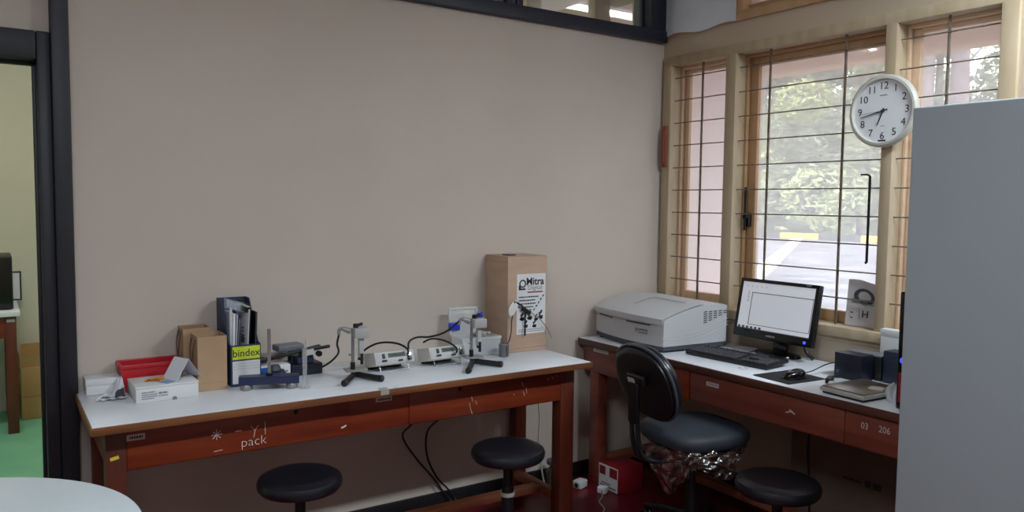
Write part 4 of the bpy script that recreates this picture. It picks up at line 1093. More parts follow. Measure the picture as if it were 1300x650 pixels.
b = MB(); b.cyl((-0.0355, 0, 0.021), (-0.036, 0, 0.021), 0.012, n=16); obj('socket_face', b, M['ink'], t)

# ================================================================== things on and under the desk
# desktop instrument with an arched lid
t = thing('spectrophotometer', 'large off-white desktop instrument with arched lid in the desk corner', 'lab instrument', (-0.322, -0.322, T), R(-5))
IW, ID = 0.555, 0.430                         # along local y, along local x (front is -x)
def prof_z(s):                                # roof height over depth, s = 0 at the front
    return 0.160 + 0.064 * math.sin(min(1, s / 0.78) * PI / 2) ** 0.95 - (0.0 if s < 0.72 else 0.010 * (s - 0.72) / 0.28)
def bow(v):                                   # the front bows out in plan
    return -ID / 2 + 0.030 * (2 * v - 1) ** 2
def hull(u, v, z):                            # u depth 0..1, v width 0..1
    x0 = bow(v)
    return (x0 + (ID / 2 - x0) * u, -IW / 2 + IW * v, z)
NU, NV = 26, 22
b = MB(); zb = 0.030
top = [[b.bm.verts.new(hull(i / NU, j / NV, prof_z(i / NU) - 0.004 * (1 if j in (0, NV) else 0) - (0.006 if i == 0 else 0))) for j in range(NV + 1)] for i in range(NU + 1)]
bot = [[b.bm.verts.new(hull(i / NU, j / NV, zb)) for j in range(NV + 1)] for i in range(NU + 1)]
for i in range(NU):
    for j in range(NV):
        b.bm.faces.new((top[i][j], top[i + 1][j], top[i + 1][j + 1], top[i][j + 1]))
        b.bm.faces.new((bot[i][j], bot[i][j + 1], bot[i + 1][j + 1], bot[i + 1][j]))
for i in range(NU):
    b.bm.faces.new((top[i][0], bot[i][0], bot[i + 1][0], top[i + 1][0])); b.bm.faces.new((top[i][NV], top[i + 1][NV], bot[i + 1][NV], bot[i][NV]))
for j in range(NV):
    b.bm.faces.new((top[0][j], top[0][j + 1], bot[0][j + 1], bot[0][j])); b.bm.faces.new((top[NU][j], bot[NU][j], bot[NU][j + 1], top[NU][j + 1]))
obj('case', b, M['beige_case'], t, sharp=40)
# overlapping lid with a lip
b = MB()
def lid(u, v):
    x, y, z = hull(u, v, prof_z(u)); 
    return (x - (0.006 if u == 0 else 0), y * 1.004, z + 0.006 + 0.004 * math.sin(PI * v) - (0.004 if u == 0 else 0))
b.grid(lambda u, v: lid(0.62 * u, v), 18, 20, thick=0.004); ob = obj('lid', b, M['beige_case'], t, sharp=40)
b = MB()
def lip(u, v):
    x, y, z = lid(0, v); return (x - 0.002, y, z - 0.026 * u - 0.004 * math.sin(PI * v) * u)
b.grid(lip, 3, 20, thick=0.004); obj('lid_lip', b, M['beige_case'], t, sharp=40)
b = MB()
def slit(v0, v1):
    pts = []
    for k in range(9):
        v = v0 + (v1 - v0) * k / 8
        x, y, z = lid(0, v); pts.append((x + 0.0005, y, z - 0.0335 - 0.006 * math.sin(PI * v)))
    b.tube(pts, 0.0028, n=6, smooth=False)
slit(0.66, 0.90); slit(0.14, 0.44)
obj('lid_gap', b, M['ink'], t)
b = MB(); b.grid(lambda u, v: (lambda p: (p[0], p[1], p[2] + 0.006))(lid(0.48 + 0.008 * u, 0.12 + 0.42 * v)), 1, 8, thick=0.0012)
b.grid(lambda u, v: (lambda p: (p[0], p[1], p[2] + 0.006))(lid(0.20 + 0.28 * u, 0.54 + 0.005 * v)), 8, 1, thick=0.0012)
obj('sample_hatch_seam', b, M['mid_grey'], t)
b = MB(); b.grid(lambda u, v: (lambda p: (p[0] + 0.018 - (0.018 if False else 0), p[1] * 0.985, 0.0 + p[2]))(hull(u, v, 0.0105)), 8, 16, thick=0.0)
b = MB()
ring0 = []; 
pl = [hull(0, j / 16, 0)[:2] for j in range(17)] + [hull(1, 1, 0)[:2], hull(1, 0, 0)[:2]]
b.prism([(x * 0.985 + 0.002, y * 0.985) for x, y in pl], 0.022, Matrix.Translation((0, 0, 0.0085))); obj('base_skirt', b, M['dark_grey'], t)
for x in (-0.17, 0.19):
    for y in (-0.235, 0.235):
        b = MB().cyl((x, y, e), (x, y, 0.0088), 0.016, n=16); obj('rubber_foot', b, M['black_plastic'], t)
# louvres on the right side (faces -y) and swoosh ridges
b = MB()
YS = -IW / 2 - 0.0006
for r_ in range(9):
    for c_ in range(5):
        x = 0.075 + c_ * 0.032; z = 0.185 - r_ * 0.0105
        if z < 0.128 + (c_ * 0.010): continue
        b.box((x, YS, z), (0.022, 0.0016, 0.0048), (0, R(-8), 0))
obj('vent_slots', b, M['dark_grey'], t)
b = MB()
for k in range(3):
    b.tube([(-0.20, YS, 0.046 + 0.013 * k), (-0.02, YS, 0.050 + 0.016 * k), (0.10, YS, 0.072 + 0.018 * k), (0.225, YS, 0.115 + 0.016 * k)], 0.0016, n=6)
obj('side_ridges', b, M['beige_case'], t)
fr = frame_mtx((bow(0.26) - 0.002, -IW / 2 + 0.26 * IW, 0.0), (math.sin(R(7)), -math.cos(R(7)), 0), (0, 0, 1))
dashes('maker_lettering', M['grey_ink'], t, WM[t.name] @ fr, [(-0.020, 0.050, 0.096, .009), (-0.014, 0.050, 0.082, .007)])
b = MB(); b.prism([(-0.036, 0.102), (-0.026, 0.102), (-0.028, 0.082), (-0.033, 0.080)], 0.001); XF(b, fr); obj('maker_logo', b, M['grey_ink'], t)

# keyboard
t = thing('keyboard', 'black computer keyboard lying on the desk in front of the monitor', 'keyboard', (-0.352, -0.865, T), R(4))
KM = Matrix.Rotation(R(4.0), 4, 'Y').inverted()
KL, KD = 0.445, 0.165
b = MB()
b.bx(-KD / 2, KD / 2, -KL / 2, KL / 2, 0.004, 0.020, bev=0.004)
XF(b, Matrix.Translation((0, 0, 0.004)) @ KM); obj('case', b, M['black_plastic'], t)
b = MB(); b2 = MB()
for r_, (x, cols) in enumerate(((-0.062, 12), (-0.042, 15), (-0.022, 15), (-0.002, 15), (0.018, 15), (0.050, 13))):
    y = KL / 2 - 0.014
    for c_ in range(cols):
        w = 0.0185
        if r_ == 0 and 4 <= c_ <= 4: w = 0.095
        if y - w < -KL / 2 + 0.155: break
        b.box((x, y - w / 2, 0.0235), (0.0165, w - 0.0025, 0.008), None, 0.0015, 1); y -= w
        if r_ == 5 and c_ in (0, 4, 8): y -= 0.012
    for c_ in range(3):
        if r_ in (1, 2): continue
        b2.box((x, -KL / 2 + 0.132 - c_ * 0.019, 0.0235), (0.0165, 0.0165, 0.008), None, 0.0015, 1)
    for c_ in range(4):
        if r_ == 5: continue
        b2.box((x, -KL / 2 + 0.072 - c_ * 0.0185, 0.0235), (0.0165, 0.016, 0.008), None, 0.0015, 1)
XF(b, Matrix.Translation((0, 0, 0.004)) @ KM); obj('letter_keys', b, M['key'], t)
XF(b2, Matrix.Translation((0, 0, 0.004)) @ KM); obj('number_keys', b2, M['key'], t)
for y in (-0.18, 0.18):
    b = MB().bx(0.055, 0.068, y - 0.012, y + 0.012, e, 0.016, bev=0.002); obj('fold_out_foot', b, M['black_plastic'], t)
b = MB().bx(-0.076, -0.060, -0.2, 0.2, e, 0.006, bev=0.001); obj('rubber_strip', b, M['black_plastic'], t)

# monitor
t = thing('monitor', 'black flat monitor with a lit grey window on screen, in front of the window', 'monitor', (-0.100, -0.895, T))
MM = Matrix.Translation((-0.010, 0.0, 0.212)) @ Matrix.Rotation(R(11), 4, 'Y')        # leans back
MW, MH = 0.440, 0.285
b = MB().bx(-0.012, 0.018, -MW / 2, MW / 2, -MH / 2, MH / 2, bev=0.006, seg=3); b.bx(0.014, 0.040, -0.14, 0.14, -0.09, 0.09, bev=0.012); XF(b, MM); obj('housing', b, M['black_plastic'], t)
SW, SH = 0.405, 0.228
b = MB()
for y0, y1, z0, z1 in ((-MW / 2 + .001, MW / 2 - .001, SH / 2 + 0.011, MH / 2 - .001), (-MW / 2 + .001, MW / 2 - .001, -MH / 2 + .001, -SH / 2 + 0.011), (-MW / 2 + .001, -SW / 2, -SH / 2 + .011, SH / 2 + .011), (SW / 2, MW / 2 - .001, -SH / 2 + .011, SH / 2 + .011)):
    b.bx(-0.0165, -0.012, y0, y1, z0, z1, bev=0.0015)
XF(b, MM); obj('bezel', b, M['gloss_black'], t)
b = MB().bx(-0.0135, -0.0125, -SW / 2, SW / 2, -SH / 2 + .011, SH / 2 + .011); XF(b, MM); sc = obj('screen', b, M['screen'], t)
S0 = 0.011
def srect(bb, y0, y1, z0, z1, x=-0.0139):
    bb.bx(x, x + 0.0004, y0, y1, S0 + z0, S0 + z1)
b = MB()
srect(b, -SW / 2, SW / 2 - 0.060, 0.062, 0.0655); srect(b, SW / 2 - 0.064, SW / 2 - 0.060, -0.090, 0.0655)
srect(b, -SW / 2 + .004, -SW / 2 + .0065, -0.09, 0.062); srect(b, -SW / 2 + .005, SW / 2 - .06, -0.092, -0.0895)
XF(b, MM); obj('window_outline', b, M['screen_dark'], t)
b = MB(); srect(b, -SW / 2 + 0.0066, SW / 2 - 0.0642, -0.0893, 0.0618); XF(b, MM); obj('window_content', b, M['screen_pale'], t)
b = MB(); rnd = random.Random(4)
srect(b, -SW / 2, SW / 2, -SH / 2, -SH / 2 + 0.004)
for k in range(6): srect(b, SW / 2 - 0.020 - 0.024 * k, SW / 2 - 0.006 - 0.024 * k, -SH / 2 + 0.003, -SH / 2 + 0.014, -0.0142)
for k in range(5): srect(b, SW / 2 - 0.030 - 0.028 * k, SW / 2 - 0.024 - 0.028 * k, 0.092, 0.095)
for k in range(6): srect(b, SW / 2 - 0.048 + 0.004 * (k % 2), SW / 2 - 0.036, 0.02 + 0.009 * k, 0.0225 + 0.009 * k)
XF(b, MM); obj('taskbar_icons', b, M['screen_dark'], t)
text('brand_lettering', 'SAMSUNG', 0.011, M['sticker'], t, WM[t.name] @ MM @ frame_mtx((-0.0166, 0.0, -0.1225), (0, -1, 0), (0, 0, 1)), 0.0003)
b = MB(); b.bx(-0.0172, -0.0164, -0.192, -0.178, -0.129, -0.117, bev=0.0003); XF(b, MM); obj('power_light', b, M['led'], t)
b = MB(); b.bx(-0.0172, -0.0164, -0.178, -0.150, 0.133, 0.138); XF(b, MM); obj('small_logo', b, M['grey_ink'], t)
b = MB(); b.box((0.035, 0.0, 0.095), (0.026, 0.075, 0.20), (0, R(4), 0), 0.008); obj('neck', b, M['gloss_black'], t)
b = MB(); b.lathe([(0, e), (0.104, e), (0.110, 0.004), (0.106, 0.012), (0.06, 0.018), (0, 0.020)], 48, Matrix.Diagonal((0.62, 1.08, 1, 1))); XF(b, Matrix.Translation((0.012, 0, 0))); obj('foot', b, M['gloss_black'], t)
cord('monitor_cable', [(-0.055, -0.985, 0.88), (-0.040, -1.00, 0.84), (-0.048, -1.015, 0.81), (-0.050, -1.03, 0.785), (-0.050, -1.06, 0.766)], 0.008, M['cord_black'], 'thick black cable dropping behind the right of the monitor')
cord('keyboard_cable', [(-0.262, -0.80, 0.775), (-0.22, -0.80, 0.7655), (-0.12, -0.78, 0.7655), (-0.05, -0.76, 0.7655)], 0.0022, M['cord_black'], 'thin black cable behind the keyboard')

# mouse pad and mouse
t = thing('mouse_pad', 'thin black mouse pad at the right of the keyboard', 'mouse pad', (-0.455, -1.235, T), R(-5))
b = MB().bx(-0.100, 0.115, -0.085, 0.105, e, 0.004, bev=0.0015); obj('pad', b, mat('black_mat_cloth', (30, 30, 34), 0.8), t)
t = thing('computer_mouse', 'black computer mouse on the mouse pad', 'mouse', (-0.455, -1.260, T + 0.0042), R(-8))
b = MB()
def ms(u, v):
    a = 2 * PI * u; s = math.sin(PI / 2 * v)
    return (0.054 * math.cos(a) * math.cos(PI / 2 * (1 - v) * 0 + 0) * (1 - v ** 3 * 1.0) + 0.0, 0.031 * math.sin(a) * (1 - v ** 3), 0.036 * s * (1 + 0.12 * math.cos(a)))
b.grid(ms, 28, 10); obj('shell', b, M['gloss_black'], t)
b = MB().cyl((-0.030, -0.005, 0.030), (-0.030, 0.005, 0.030), 0.009, bev=0.002); obj('scroll_wheel', b, M['mid_grey'], t)
b = MB().bx(-0.05, 0.05, -0.028, 0.028, 0.0, 0.004, bev=0.001); obj('glide_base', b, M['black_plastic'], t)
cord('mouse_cable', [(-0.40, -1.262, 0.780), (-0.34, -1.26, 0.782), (-0.24, -1.26, 0.800), (-0.17, -1.28, 0.806), (-0.135, -1.30, 0.80), (-0.05, -1.34, 0.775)], 0.0024, M['cord_black'], 'thin black mouse cable arching towards the dark boxes')

# plugs and adapters between mouse and dark boxes
t = thing('cable_adapter', 'small black and white cable adapter lying right of the mouse', 'adapter', (-0.385, -1.372, T), R(25))
b = MB().box((0, 0, 0.012), (0.060, 0.026, 0.022), None, 0.005); obj('adapter_body', b, M['black_plastic'], t)
b = MB().box((-0.042, -0.014, 0.008), (0.030, 0.022, 0.014), None, 0.003); obj('white_plug', b, M['white_card'], t)
b = MB().tube([(0.03, 0, 0.012), (0.07, 0.01, 0.010), (0.11, -0.02, 0.006)], 0.004); obj('lead', b, M['cord_black'], t)

# closed bronze-topped silver device
t = thing('flat_device', 'flat silver device with bronze-brown top near the desk front edge', 'device', (-0.452, -1.556, T), R(-4))
b = MB().bx(-0.125, 0.125, -0.095, 0.095, 0.010, 0.026, bev=0.005, seg=3); obj('case', b, M['silver'], t)
b = MB().bx(-0.116, 0.120, -0.090, 0.090, 0.026, 0.030, bev=0.0015); obj('lid', b, M['brown_lid'], t)
b = MB().bx(-0.115, 0.115, -0.088, 0.088, e, 0.010, bev=0.002); obj('underside', b, M['black_plastic'], t)
b = MB().box((0.02, -0.045, 0.0306), (0.06, 0.05, 0.0008), (0, 0, R(20))); obj('pale_label', b, M['sticker'], t)

# dark boxes
t = thing('navy_speaker_box', 'small navy box standing on the desk behind the flat device', 'box', (-0.235, -1.375, T), R(-3))
b = MB().bx(-0.035, 0.045, -0.063, 0.063, e, 0.106, bev=0.004); obj('case', b, M['navy_box'], t)
b = MB().bx(-0.0362, -0.0348, -0.056, 0.056, 0.008, 0.099, bev=0.0005); obj('front_panel', b, M['navy_box'], t)
b = MB(); b.bx(-0.0368, -0.0360, 0.036, 0.050, 0.030, 0.033); b.bx(-0.0368, -0.0360, 0.040, 0.050, 0.022, 0.0245); obj('small_marks', b, M['grey_ink'], t)
t = thing('black_tray_box', 'flat-topped black box with grey lid, behind the navy box by the wall', 'box', (-0.135, -1.385, T))
b = MB().bx(-0.050, 0.038, -0.085, 0.085, e, 0.096, bev=0.004); obj('case', b, M['black_plastic'], t)
b = MB().bx(-0.048, 0.036, -0.082, 0.082, 0.096, 0.101, bev=0.001); obj('grey_lid', b, M['mid_grey'], t)
t = thing('navy_upright_box', 'upright navy box between the black tray box and the computer tower', 'box', (-0.165, -1.535, T))
b = MB().bx(-0.030, 0.050, -0.055, 0.055, e, 0.130, bev=0.004); obj('case', b, M['navy_dark'], t)
b = MB().bx(-0.0312, -0.0298, -0.050, 0.050, 0.006, 0.124, bev=0.0005); obj('front_panel', b, M['navy_dark'], t)
t = thing('white_wall_box', 'upright white box against the window sill, behind the upright navy box', 'box', (-0.068, -1.452, T))
b = MB().bx(-0.022, 0.020, -0.050, 0.050, e, 0.200, bev=0.004); obj('case', b, M['white_card'], t)
b = MB().bx(-0.023, 0.021, -0.051, 0.051, 0.170, 0.2005, bev=0.002); obj('lid', b, M['white_card'], t)
# crumpled clear bag
b = MB()
def bag(u, v):
    a = 2 * PI * u; s = math.sin(PI * (0.12 + 0.86 * v)) ** 0.6
    rr = 0.034 * s * (1 + 0.22 * math.sin(4 * a + 3 * v) + 0.12 * math.sin(9 * a))
    return (rr * math.cos(a), rr * 0.9 * math.sin(a), 0.001 + 0.070 * v + 0.006 * math.sin(5 * a) * v)
b.grid(bag, 36, 10)
XF(b, Matrix.Translation((-0.475, -1.700, T)))
tag(obj('crumpled_bag', b, M['clear_plastic'], sharp=15), 'crumpled clear plastic bag on the desk beside the computer tower', 'plastic bag')

# computer tower
t = thing('computer_tower', 'black computer tower with blue power light on the desk beside the cabinet', 'computer', (-0.36, -1.842, T))
b = MB().bx(-0.19, 0.20, -0.090, 0.090, 0.006, 0.412, bev=0.004); obj('case', b, M['black_plastic'], t)
b = MB().bx(-0.204, -0.188, -0.090, 0.092, 0.006, 0.416, bev=0.006, seg=3); obj('front_bezel', b, M['gloss_black'], t)
b = MB().bx(-0.2055, -0.2035, -0.080, 0.084, 0.030, 0.135, bev=0.0005); obj('red_panel', b, M['red_card'], t)
b = MB().cyl((-0.203, 0.070, 0.178), (-0.209, 0.070, 0.178), 0.011, bev=0.002); obj('power_light', b, M['led'], t)
b = MB(); b.bx(-0.206, -0.2035, -0.075, 0.06, 0.35, 0.39, bev=0.001); obj('drive_bay', b, M['black_plastic'], t)
for x in (-0.16, 0.16):
    b = MB().bx(x - 0.02, x + 0.02, -0.08, 0.08, e, 0.0065); obj('foot', b, M['black_plastic'], t)

# leaflet tucked behind the window bars
t = thing('leaflet', 'curled grey printed leaflet tucked behind the window bars above the desk', 'leaflet', (0.035, -1.240, 0.934))
def leaf_(u, v, d=0.0):
    y = 0.078 - 0.156 * u; x = -0.010 + 0.020 * v + 0.012 * math.sin(u * PI) - 0.010 * u - d
    z = 0.002 + 0.205 * v - 0.010 * u * v + 0.004 * math.sin(u * 6) * v
    return (x, y, z)
b = MB().grid(lambda u, v: leaf_(u, v), 12, 12, thick=0.002); obj('cover', b, mat('grey_leaflet_paper', (192, 186, 186), 0.55), t)
b = MB()
def ell(u, v):
    a = 2 * PI * u; rr = 0.62 + 0.38 * v
    return leaf_(0.53 + 0.34 * rr * math.cos(a), 0.66 + 0.175 * rr * math.sin(a), 0.0028)
b.grid(ell, 32, 3); obj('printed_ring', b, M['dark_grey'], t)
b = MB(); b.grid(lambda u, v: leaf_(0.53 + 0.19 * v * math.cos(2 * PI * u), 0.68 + 0.095 * v * math.sin(2 * PI * u), 0.0030), 24, 3); obj('printed_oval', b, M['sticker'], t)
b = MB(); b.grid(lambda u, v: leaf_(0.16 + 0.70 * u, 0.50 + 0.03 * v + 0.22 * max(0, 0.35 - u) * v, 0.0029), 8, 2); obj('printed_shade', b, M['grey_ink'], t)
text('printed_letter', 'H', 0.046, M['ink'], t, WM[t.name] @ frame_mtx((-0.0095, -0.018, 0.058), (0.03, -1, 0), (0.10, 0, 1)), 0.0008)
b = MB(); b.bx(-0.0092, -0.0082, 0.010, 0.0115, 0.036, 0.082); b.bx(-0.0092, -0.0082, 0.04, 0.054, 0.060, 0.064); b.bx(-0.0092, -0.0082, 0.042, 0.054, 0.036, 0.040); obj('printed_marks', b, M['ink'], t)

# red and white box on the floor, with a plug
t = thing('red_box', 'small red and white box on the floor by the desk leg', 'box', (-0.490, -0.258, 0), R(0))
b = MB().bx(-0.085, 0.085, -0.075, 0.075, 0.001, 0.132, bev=0.002); obj('carton_body', b, M['red_card'], t)
b = MB().bx(-0.0866, -0.0848, -0.073, 0.073, 0.004, 0.128); obj('white_side', b, M['white_card'], t)
for q in ((0.02, 0.066, 0.074, 0.118), (-0.07, -0.012, 0.074, 0.122)):
    b = MB().bx(-0.0874, -0.0864, *q); obj('red_print', b, M['red_card'], t)
b = MB(); b.bx(-0.0874, -0.0864, -0.06, 0.06, 0.012, 0.022); b.bx(-0.0874, -0.0864, -0.02, 0.05, 0.03, 0.036); obj('grey_print', b, M['grey_ink'], t)
t = thing('white_plug', 'white plug with a pale lead lying on the floor against the red box', 'plug', (-0.625, -0.275, 0), R(30))
b = MB().box((0, 0, 0.019), (0.042, 0.05, 0.036), None, 0.008, 3); obj('plug_body', b, M['white_card'], t)
b = MB().tube([(-0.02, 0, 0.018), (-0.06, -0.02, 0.007), (-0.13, -0.03, 0.005), (-0.20, -0.08, 0.005), (-0.26, -0.09, 0.005)], 0.0035); obj('lead', b, M['grey_tape'], t)
b = MB(); b.cyl((0.021, -0.010, 0.02), (0.034, -0.010, 0.02), 0.003); b.cyl((0.021, 0.010, 0.02), (0.034, 0.010, 0.02), 0.003); obj('pin', b, M['steel'], t)

# large dull carton under the desk
t = thing('floor_carton', 'large dull brown carton with dark print on the floor under the desk', 'carton', (-0.105, -1.44, 0))
b = MB().bx(-0.07, 0.07, -0.39, 0.39, 0.001, 0.52, bev=0.003); obj('carton_body', b, M['carton_dark'], t)
b = MB().bx(-0.069, -0.001, -0.388, 0.388, 0.52, 0.524, bev=0.001); obj('top_flap', b, M['carton_dark'], t)
dashes('printed_text', M['ink'], t, FRONT_X(-0.1756, -1.315, 0.0), [(0.0, 0.08, 0.315, .012), (0.10, 0.17, 0.317, .028)])
cord('desk_lead', [(-0.120, -1.14, 0.736), (-0.160, -1.145, 0.58), (-0.184, -1.15, 0.50), (-0.186, -1.14, 0.40), (-0.184, -1.15, 0.30), (-0.186, -1.16, 0.16), (-0.190, -1.17, 0.06), (-0.21, -1.19, 0.006)], 0.004, M['cord_black'], 'thin black cord hanging under the desk in front of the brown carton')

# ================================================================== the next room, seen through door and transom
NX0, NX1, NY0, NY1, NZ = -5.2, 0.0, 0.10, 3.09, 3.0
b = MB().bx(NX0, 0.15, 0.05, NY1, -0.08, 0.0); struct('floor_next_room', b, M['green_floor'])
b = MB().bx(NX0, 0.15, NY1, NY1 + 0.1, 0, NZ + 0.1); struct('wall_far', b, M['cream_wall'])
b = MB().bx(NX0 - 0.1, NX0, NY0, NY1, 0, NZ + 0.1); struct('wall_far_left', b, M['cream_wall'])
b = MB().bx(NX0, 0.15, 0.02, NY1, NZ + 0.1, NZ + 0.2); struct('ceiling_next_room', b, M['ceiling'])
b = MB()
b.bx(0, 0.15, 0.1, NY1, 0, 1.0); b.bx(0, 0.15, 0.1, NY1, 2.95, NZ + .1); b.bx(0, 0.15, 0.0, 0.22, 1.0, 2.95); b.bx(0, 0.15, 2.75, NY1, 1.0, 2.95)
struct('wall_far_right', b, M['cream_wall'])
w5 = struct_root('window_5', (0.05, 1.4, 1.0))
b = MB()
b.bx(-0.01, 0.12, 0.22, 0.26, 1.0, 2.95, bev=0.004); b.bx(-0.01, 0.12, 2.71, 2.75, 1.0, 2.95, bev=0.004); b.bx(-0.01, 0.12, 0.26, 2.71, 1.0, 1.05, bev=0.004); b.bx(-0.01, 0.12, 0.26, 2.71, 2.90, 2.95, bev=0.004)
b.bx(-0.01, 0.12, 0.26, 2.71, 2.28, 2.36, bev=0.004)
obj('window_frame', b, M['cream_wood'], w5, True)
for y in (0.60, 1.35, 2.05):
    b = MB().bx(-0.01, 0.12, y, y + 0.07, 1.05, 2.90, bev=0.004); obj('mullion', b, M['cream_wood'], w5, True)
b = MB().bx(0.05, 0.054, 0.24, 2.73, 1.03, 2.92); obj('pane', b, M['clear'], w5, True)
t = thing('side_table', 'wooden table with pale top in the next room, seen through the doorway', 'table', (-3.5, 2.72, 0))
b = MB().bx(-3.95, -3.035, 2.42, 3.06, 0.735, 0.765, bev=0.002); obj('tabletop', b, M['laminate'], t, True)
b = MB().bx(-3.92, -3.06, 2.447, 2.465, 0.60, 0.735); b.bx(-3.082, -3.064, 2.47, 3.03, 0.60, 0.735); obj('apron', b, M['bench_wood'], t, True)
for x0, x1, y0, y1 in ((-3.115, -3.055, 2.44, 2.50), (-3.115, -3.055, 2.98, 3.04), (-3.93, -3.87, 2.44, 2.50), (-3.93, -3.87, 2.98, 3.04)):
    b = MB().bx(x0, x1, y0, y1, 0, 0.735, bev=0.003); obj('leg', b, M['bench_leg'], t, True)
b = MB().bx(-3.115, -3.075, 2.50, 2.98, 0.10, 0.14); obj('side_rail', b, M['rail_wood'], t, True)
b = MB().bx(-3.105, -3.062, 2.4385, 2.4402, 0.700, 0.716); obj('inventory_sticker', b, M['sticker'], t, True)
t = thing('black_case', 'black equipment case on the table in the next room', 'case', (-3.22, 2.72, 0.765))
b = MB().bx(-0.16, 0.155, -0.20, 0.20, 0.004, 0.335, bev=0.008); obj('body', b, M['black_plastic'], t)
b = MB().bx(-0.15, 0.148, -0.204, -0.199, 0.014, 0.325, bev=0.002); obj('front_panel', b, M['gloss_black'], t)
b = MB().bx(0.02, 0.06, -0.206, -0.203, 0.20, 0.206); obj('small_badge', b, M['sticker'], t)
b = MB().bx(-0.14, 0.14, -0.18, 0.18, e, 0.005); obj('feet', b, M['black_plastic'], t)
t = thing('leaning_frame', 'small dark-framed white board leaning on the wall behind the black case', 'frame', (-3.075, 3.040, 0.765))
FM = Matrix.Rotation(R(-4), 4, 'X')
b = XF(MB().bx(-0.10, 0.060, -0.003, 0.003, 0.008, 0.190), FM); obj('board', b, M['paper'], t)
b = MB()
for x0, x1, z0, z1 in ((-0.11, 0.07, 0.001, 0.010), (-0.11, 0.07, 0.188, 0.198), (-0.11, -0.10, 0.01, 0.188), (0.060, 0.070, 0.01, 0.188)): b.bx(x0, x1, -0.006, 0.006, z0, z1, bev=0.001)
obj('frame_moulding', XF(b, FM), M['black_wood'], t)
t = thing('doorway_carton', 'ochre cardboard carton on the green floor of the next room', 'carton', (-2.935, 2.90, 0), R(3))
b = MB().bx(-0.105, 0.16, -0.14, 0.14, 0.001, 0.345, bev=0.004); obj('carton_body', b, M['next_carton'], t)
b = MB().box((-0.005, -0.12, 0.385), (0.205, 0.004, 0.08), (R(6), 0, 0)); obj('front_flap', b, M['next_carton'], t)
b = MB().box((0.05, 0.13, 0.405), (0.26, 0.004, 0.12), (R(-5), 0, 0)); obj('back_flap', b, M['next_carton'], t)
b = MB().box((-0.107, 0.0, 0.39), (0.004, 0.25, 0.10), (0, R(-4), 0)); obj('side_flap', b, M['next_carton'], t)
b = MB().bx(-0.104, 0.159, -0.1412, -0.1395, 0.150, 0.156); obj('crease', b, mat('ochre_crease', (140, 108, 66), 0.8), t)

# ceiling lamps
def lamp(name, label, x0, x1, y, z, power, color, w=0.16):
    t = thing(name, label, 'ceiling lamp', ((x0 + x1) / 2, y, z))
    b = MB().bx(x0, x1, y - w / 2 - 0.02, y + w / 2 + 0.02, z + 0.03, z + 0.10, bev=0.008); obj('housing', b, M['lamp_white'], t, True)
    if z < 2.9:
        for xr in (x0 + 0.15, x1 - 0.15):
            b = MB().cyl((xr, y, z + 0.09), (xr, y, 3.1), 0.008, n=10); obj('hanging_rod', b, M['steel'], t, True)
    for dy in (-0.045, 0.045):
        b = MB().cyl((x0 + 0.04, y + dy, z + 0.012), (x1 - 0.04, y + dy, z + 0.012), 0.013, n=14); obj('tube', b, mat('lit_tube', (240, 244, 255), 0.4, emit=1.5), t, True)
    L = bpy.data.lights.new(name + '_light', 'AREA'); L.shape = 'RECTANGLE'; L.size = x1 - x0; L.size_y = w; L.energy = power; L.color = color
    o = bpy.data.objects.new(name + '_light', L); COL.objects.link(o); o.location = ((x0 + x1) / 2, y, z - 0.006)
    return t
LAMPS = [(-3.7, -2.7), (-0.95, -0.15)]
for k, (x0, x1) in enumerate(LAMPS):
    lamp('ceiling_lamp', 'white ceiling tube lamp behind the camera, %s' % ('over the left of the room' if k == 0 else 'over the desk side of the room'), x0, x1, -2.65, 2.74, (44, 56)[k], (0.87, 0.99, 1.08))
lamp('ceiling_lamp', 'white ceiling tube lamp in the next room, seen through the transom glass', -1.3, -0.5, 1.62, 2.99, 9, (1.0, 0.98, 0.86))
lamp('ceiling_lamp', 'unseen white ceiling tube lamp added to light the next room near its doorway', -3.8, -2.6, 1.2, 2.99, 33, (1.0, 0.99, 0.90))  # unseen lamp added to brighten the far wall behind the doorway

# ================================================================== outside the window
b = MB().bx(0.15, 24.5, -14, 34, 0.02, 0.12); struct('ground_paving', b, M['concrete'])
b = MB().bx(24.5, 70, -40, 70, 0.0, 0.20); struct('ground_garden', b, M['soil'])
b = MB().bx(24.2, 24.5, -14, 34, 0.10, 0.36, bev=0.02); struct('trim_kerb', b, M['kerb'])
b = MB(); b.bx(0, 24.0, -0.17, 0.17, 0.0, 0.06); XF(b, Matrix.Translation((4.0, 3.15, 0.12)) @ Matrix.Rotation(math.atan2(16.9 - 8.1, 24.2 - 11.1), 4, 'Z')); struct('trim_path_edge', b, M['strip'])
b = MB().bx(0.15, 0.72, -0.045, 0.14, 0.0, 3.1); struct('wall_fin', b, M['outer_pink'])
b = MB(); b.bx(0.15, 1.35, -6, 6, 2.70, 2.80); struct('ceiling_eave', b, M['soffit'])
b = MB(); b.bx(1.20, 1.36, -6, 6, 2.342, 2.47, bev=0.01); b.bx(1.22, 1.34, -6, 6, 2.47, 2.70); b.bx(1.36, 1.42, -6, 6, 2.45, 2.86, bev=0.01); struct('trim_eave_beam', b, M['eave'])
b = MB().bx(-5.6, 1.6, -5.4, 6, 3.25, 3.4); struct('roof', b, M['ceiling'])  # unseen slab added to keep the sun off the rooms

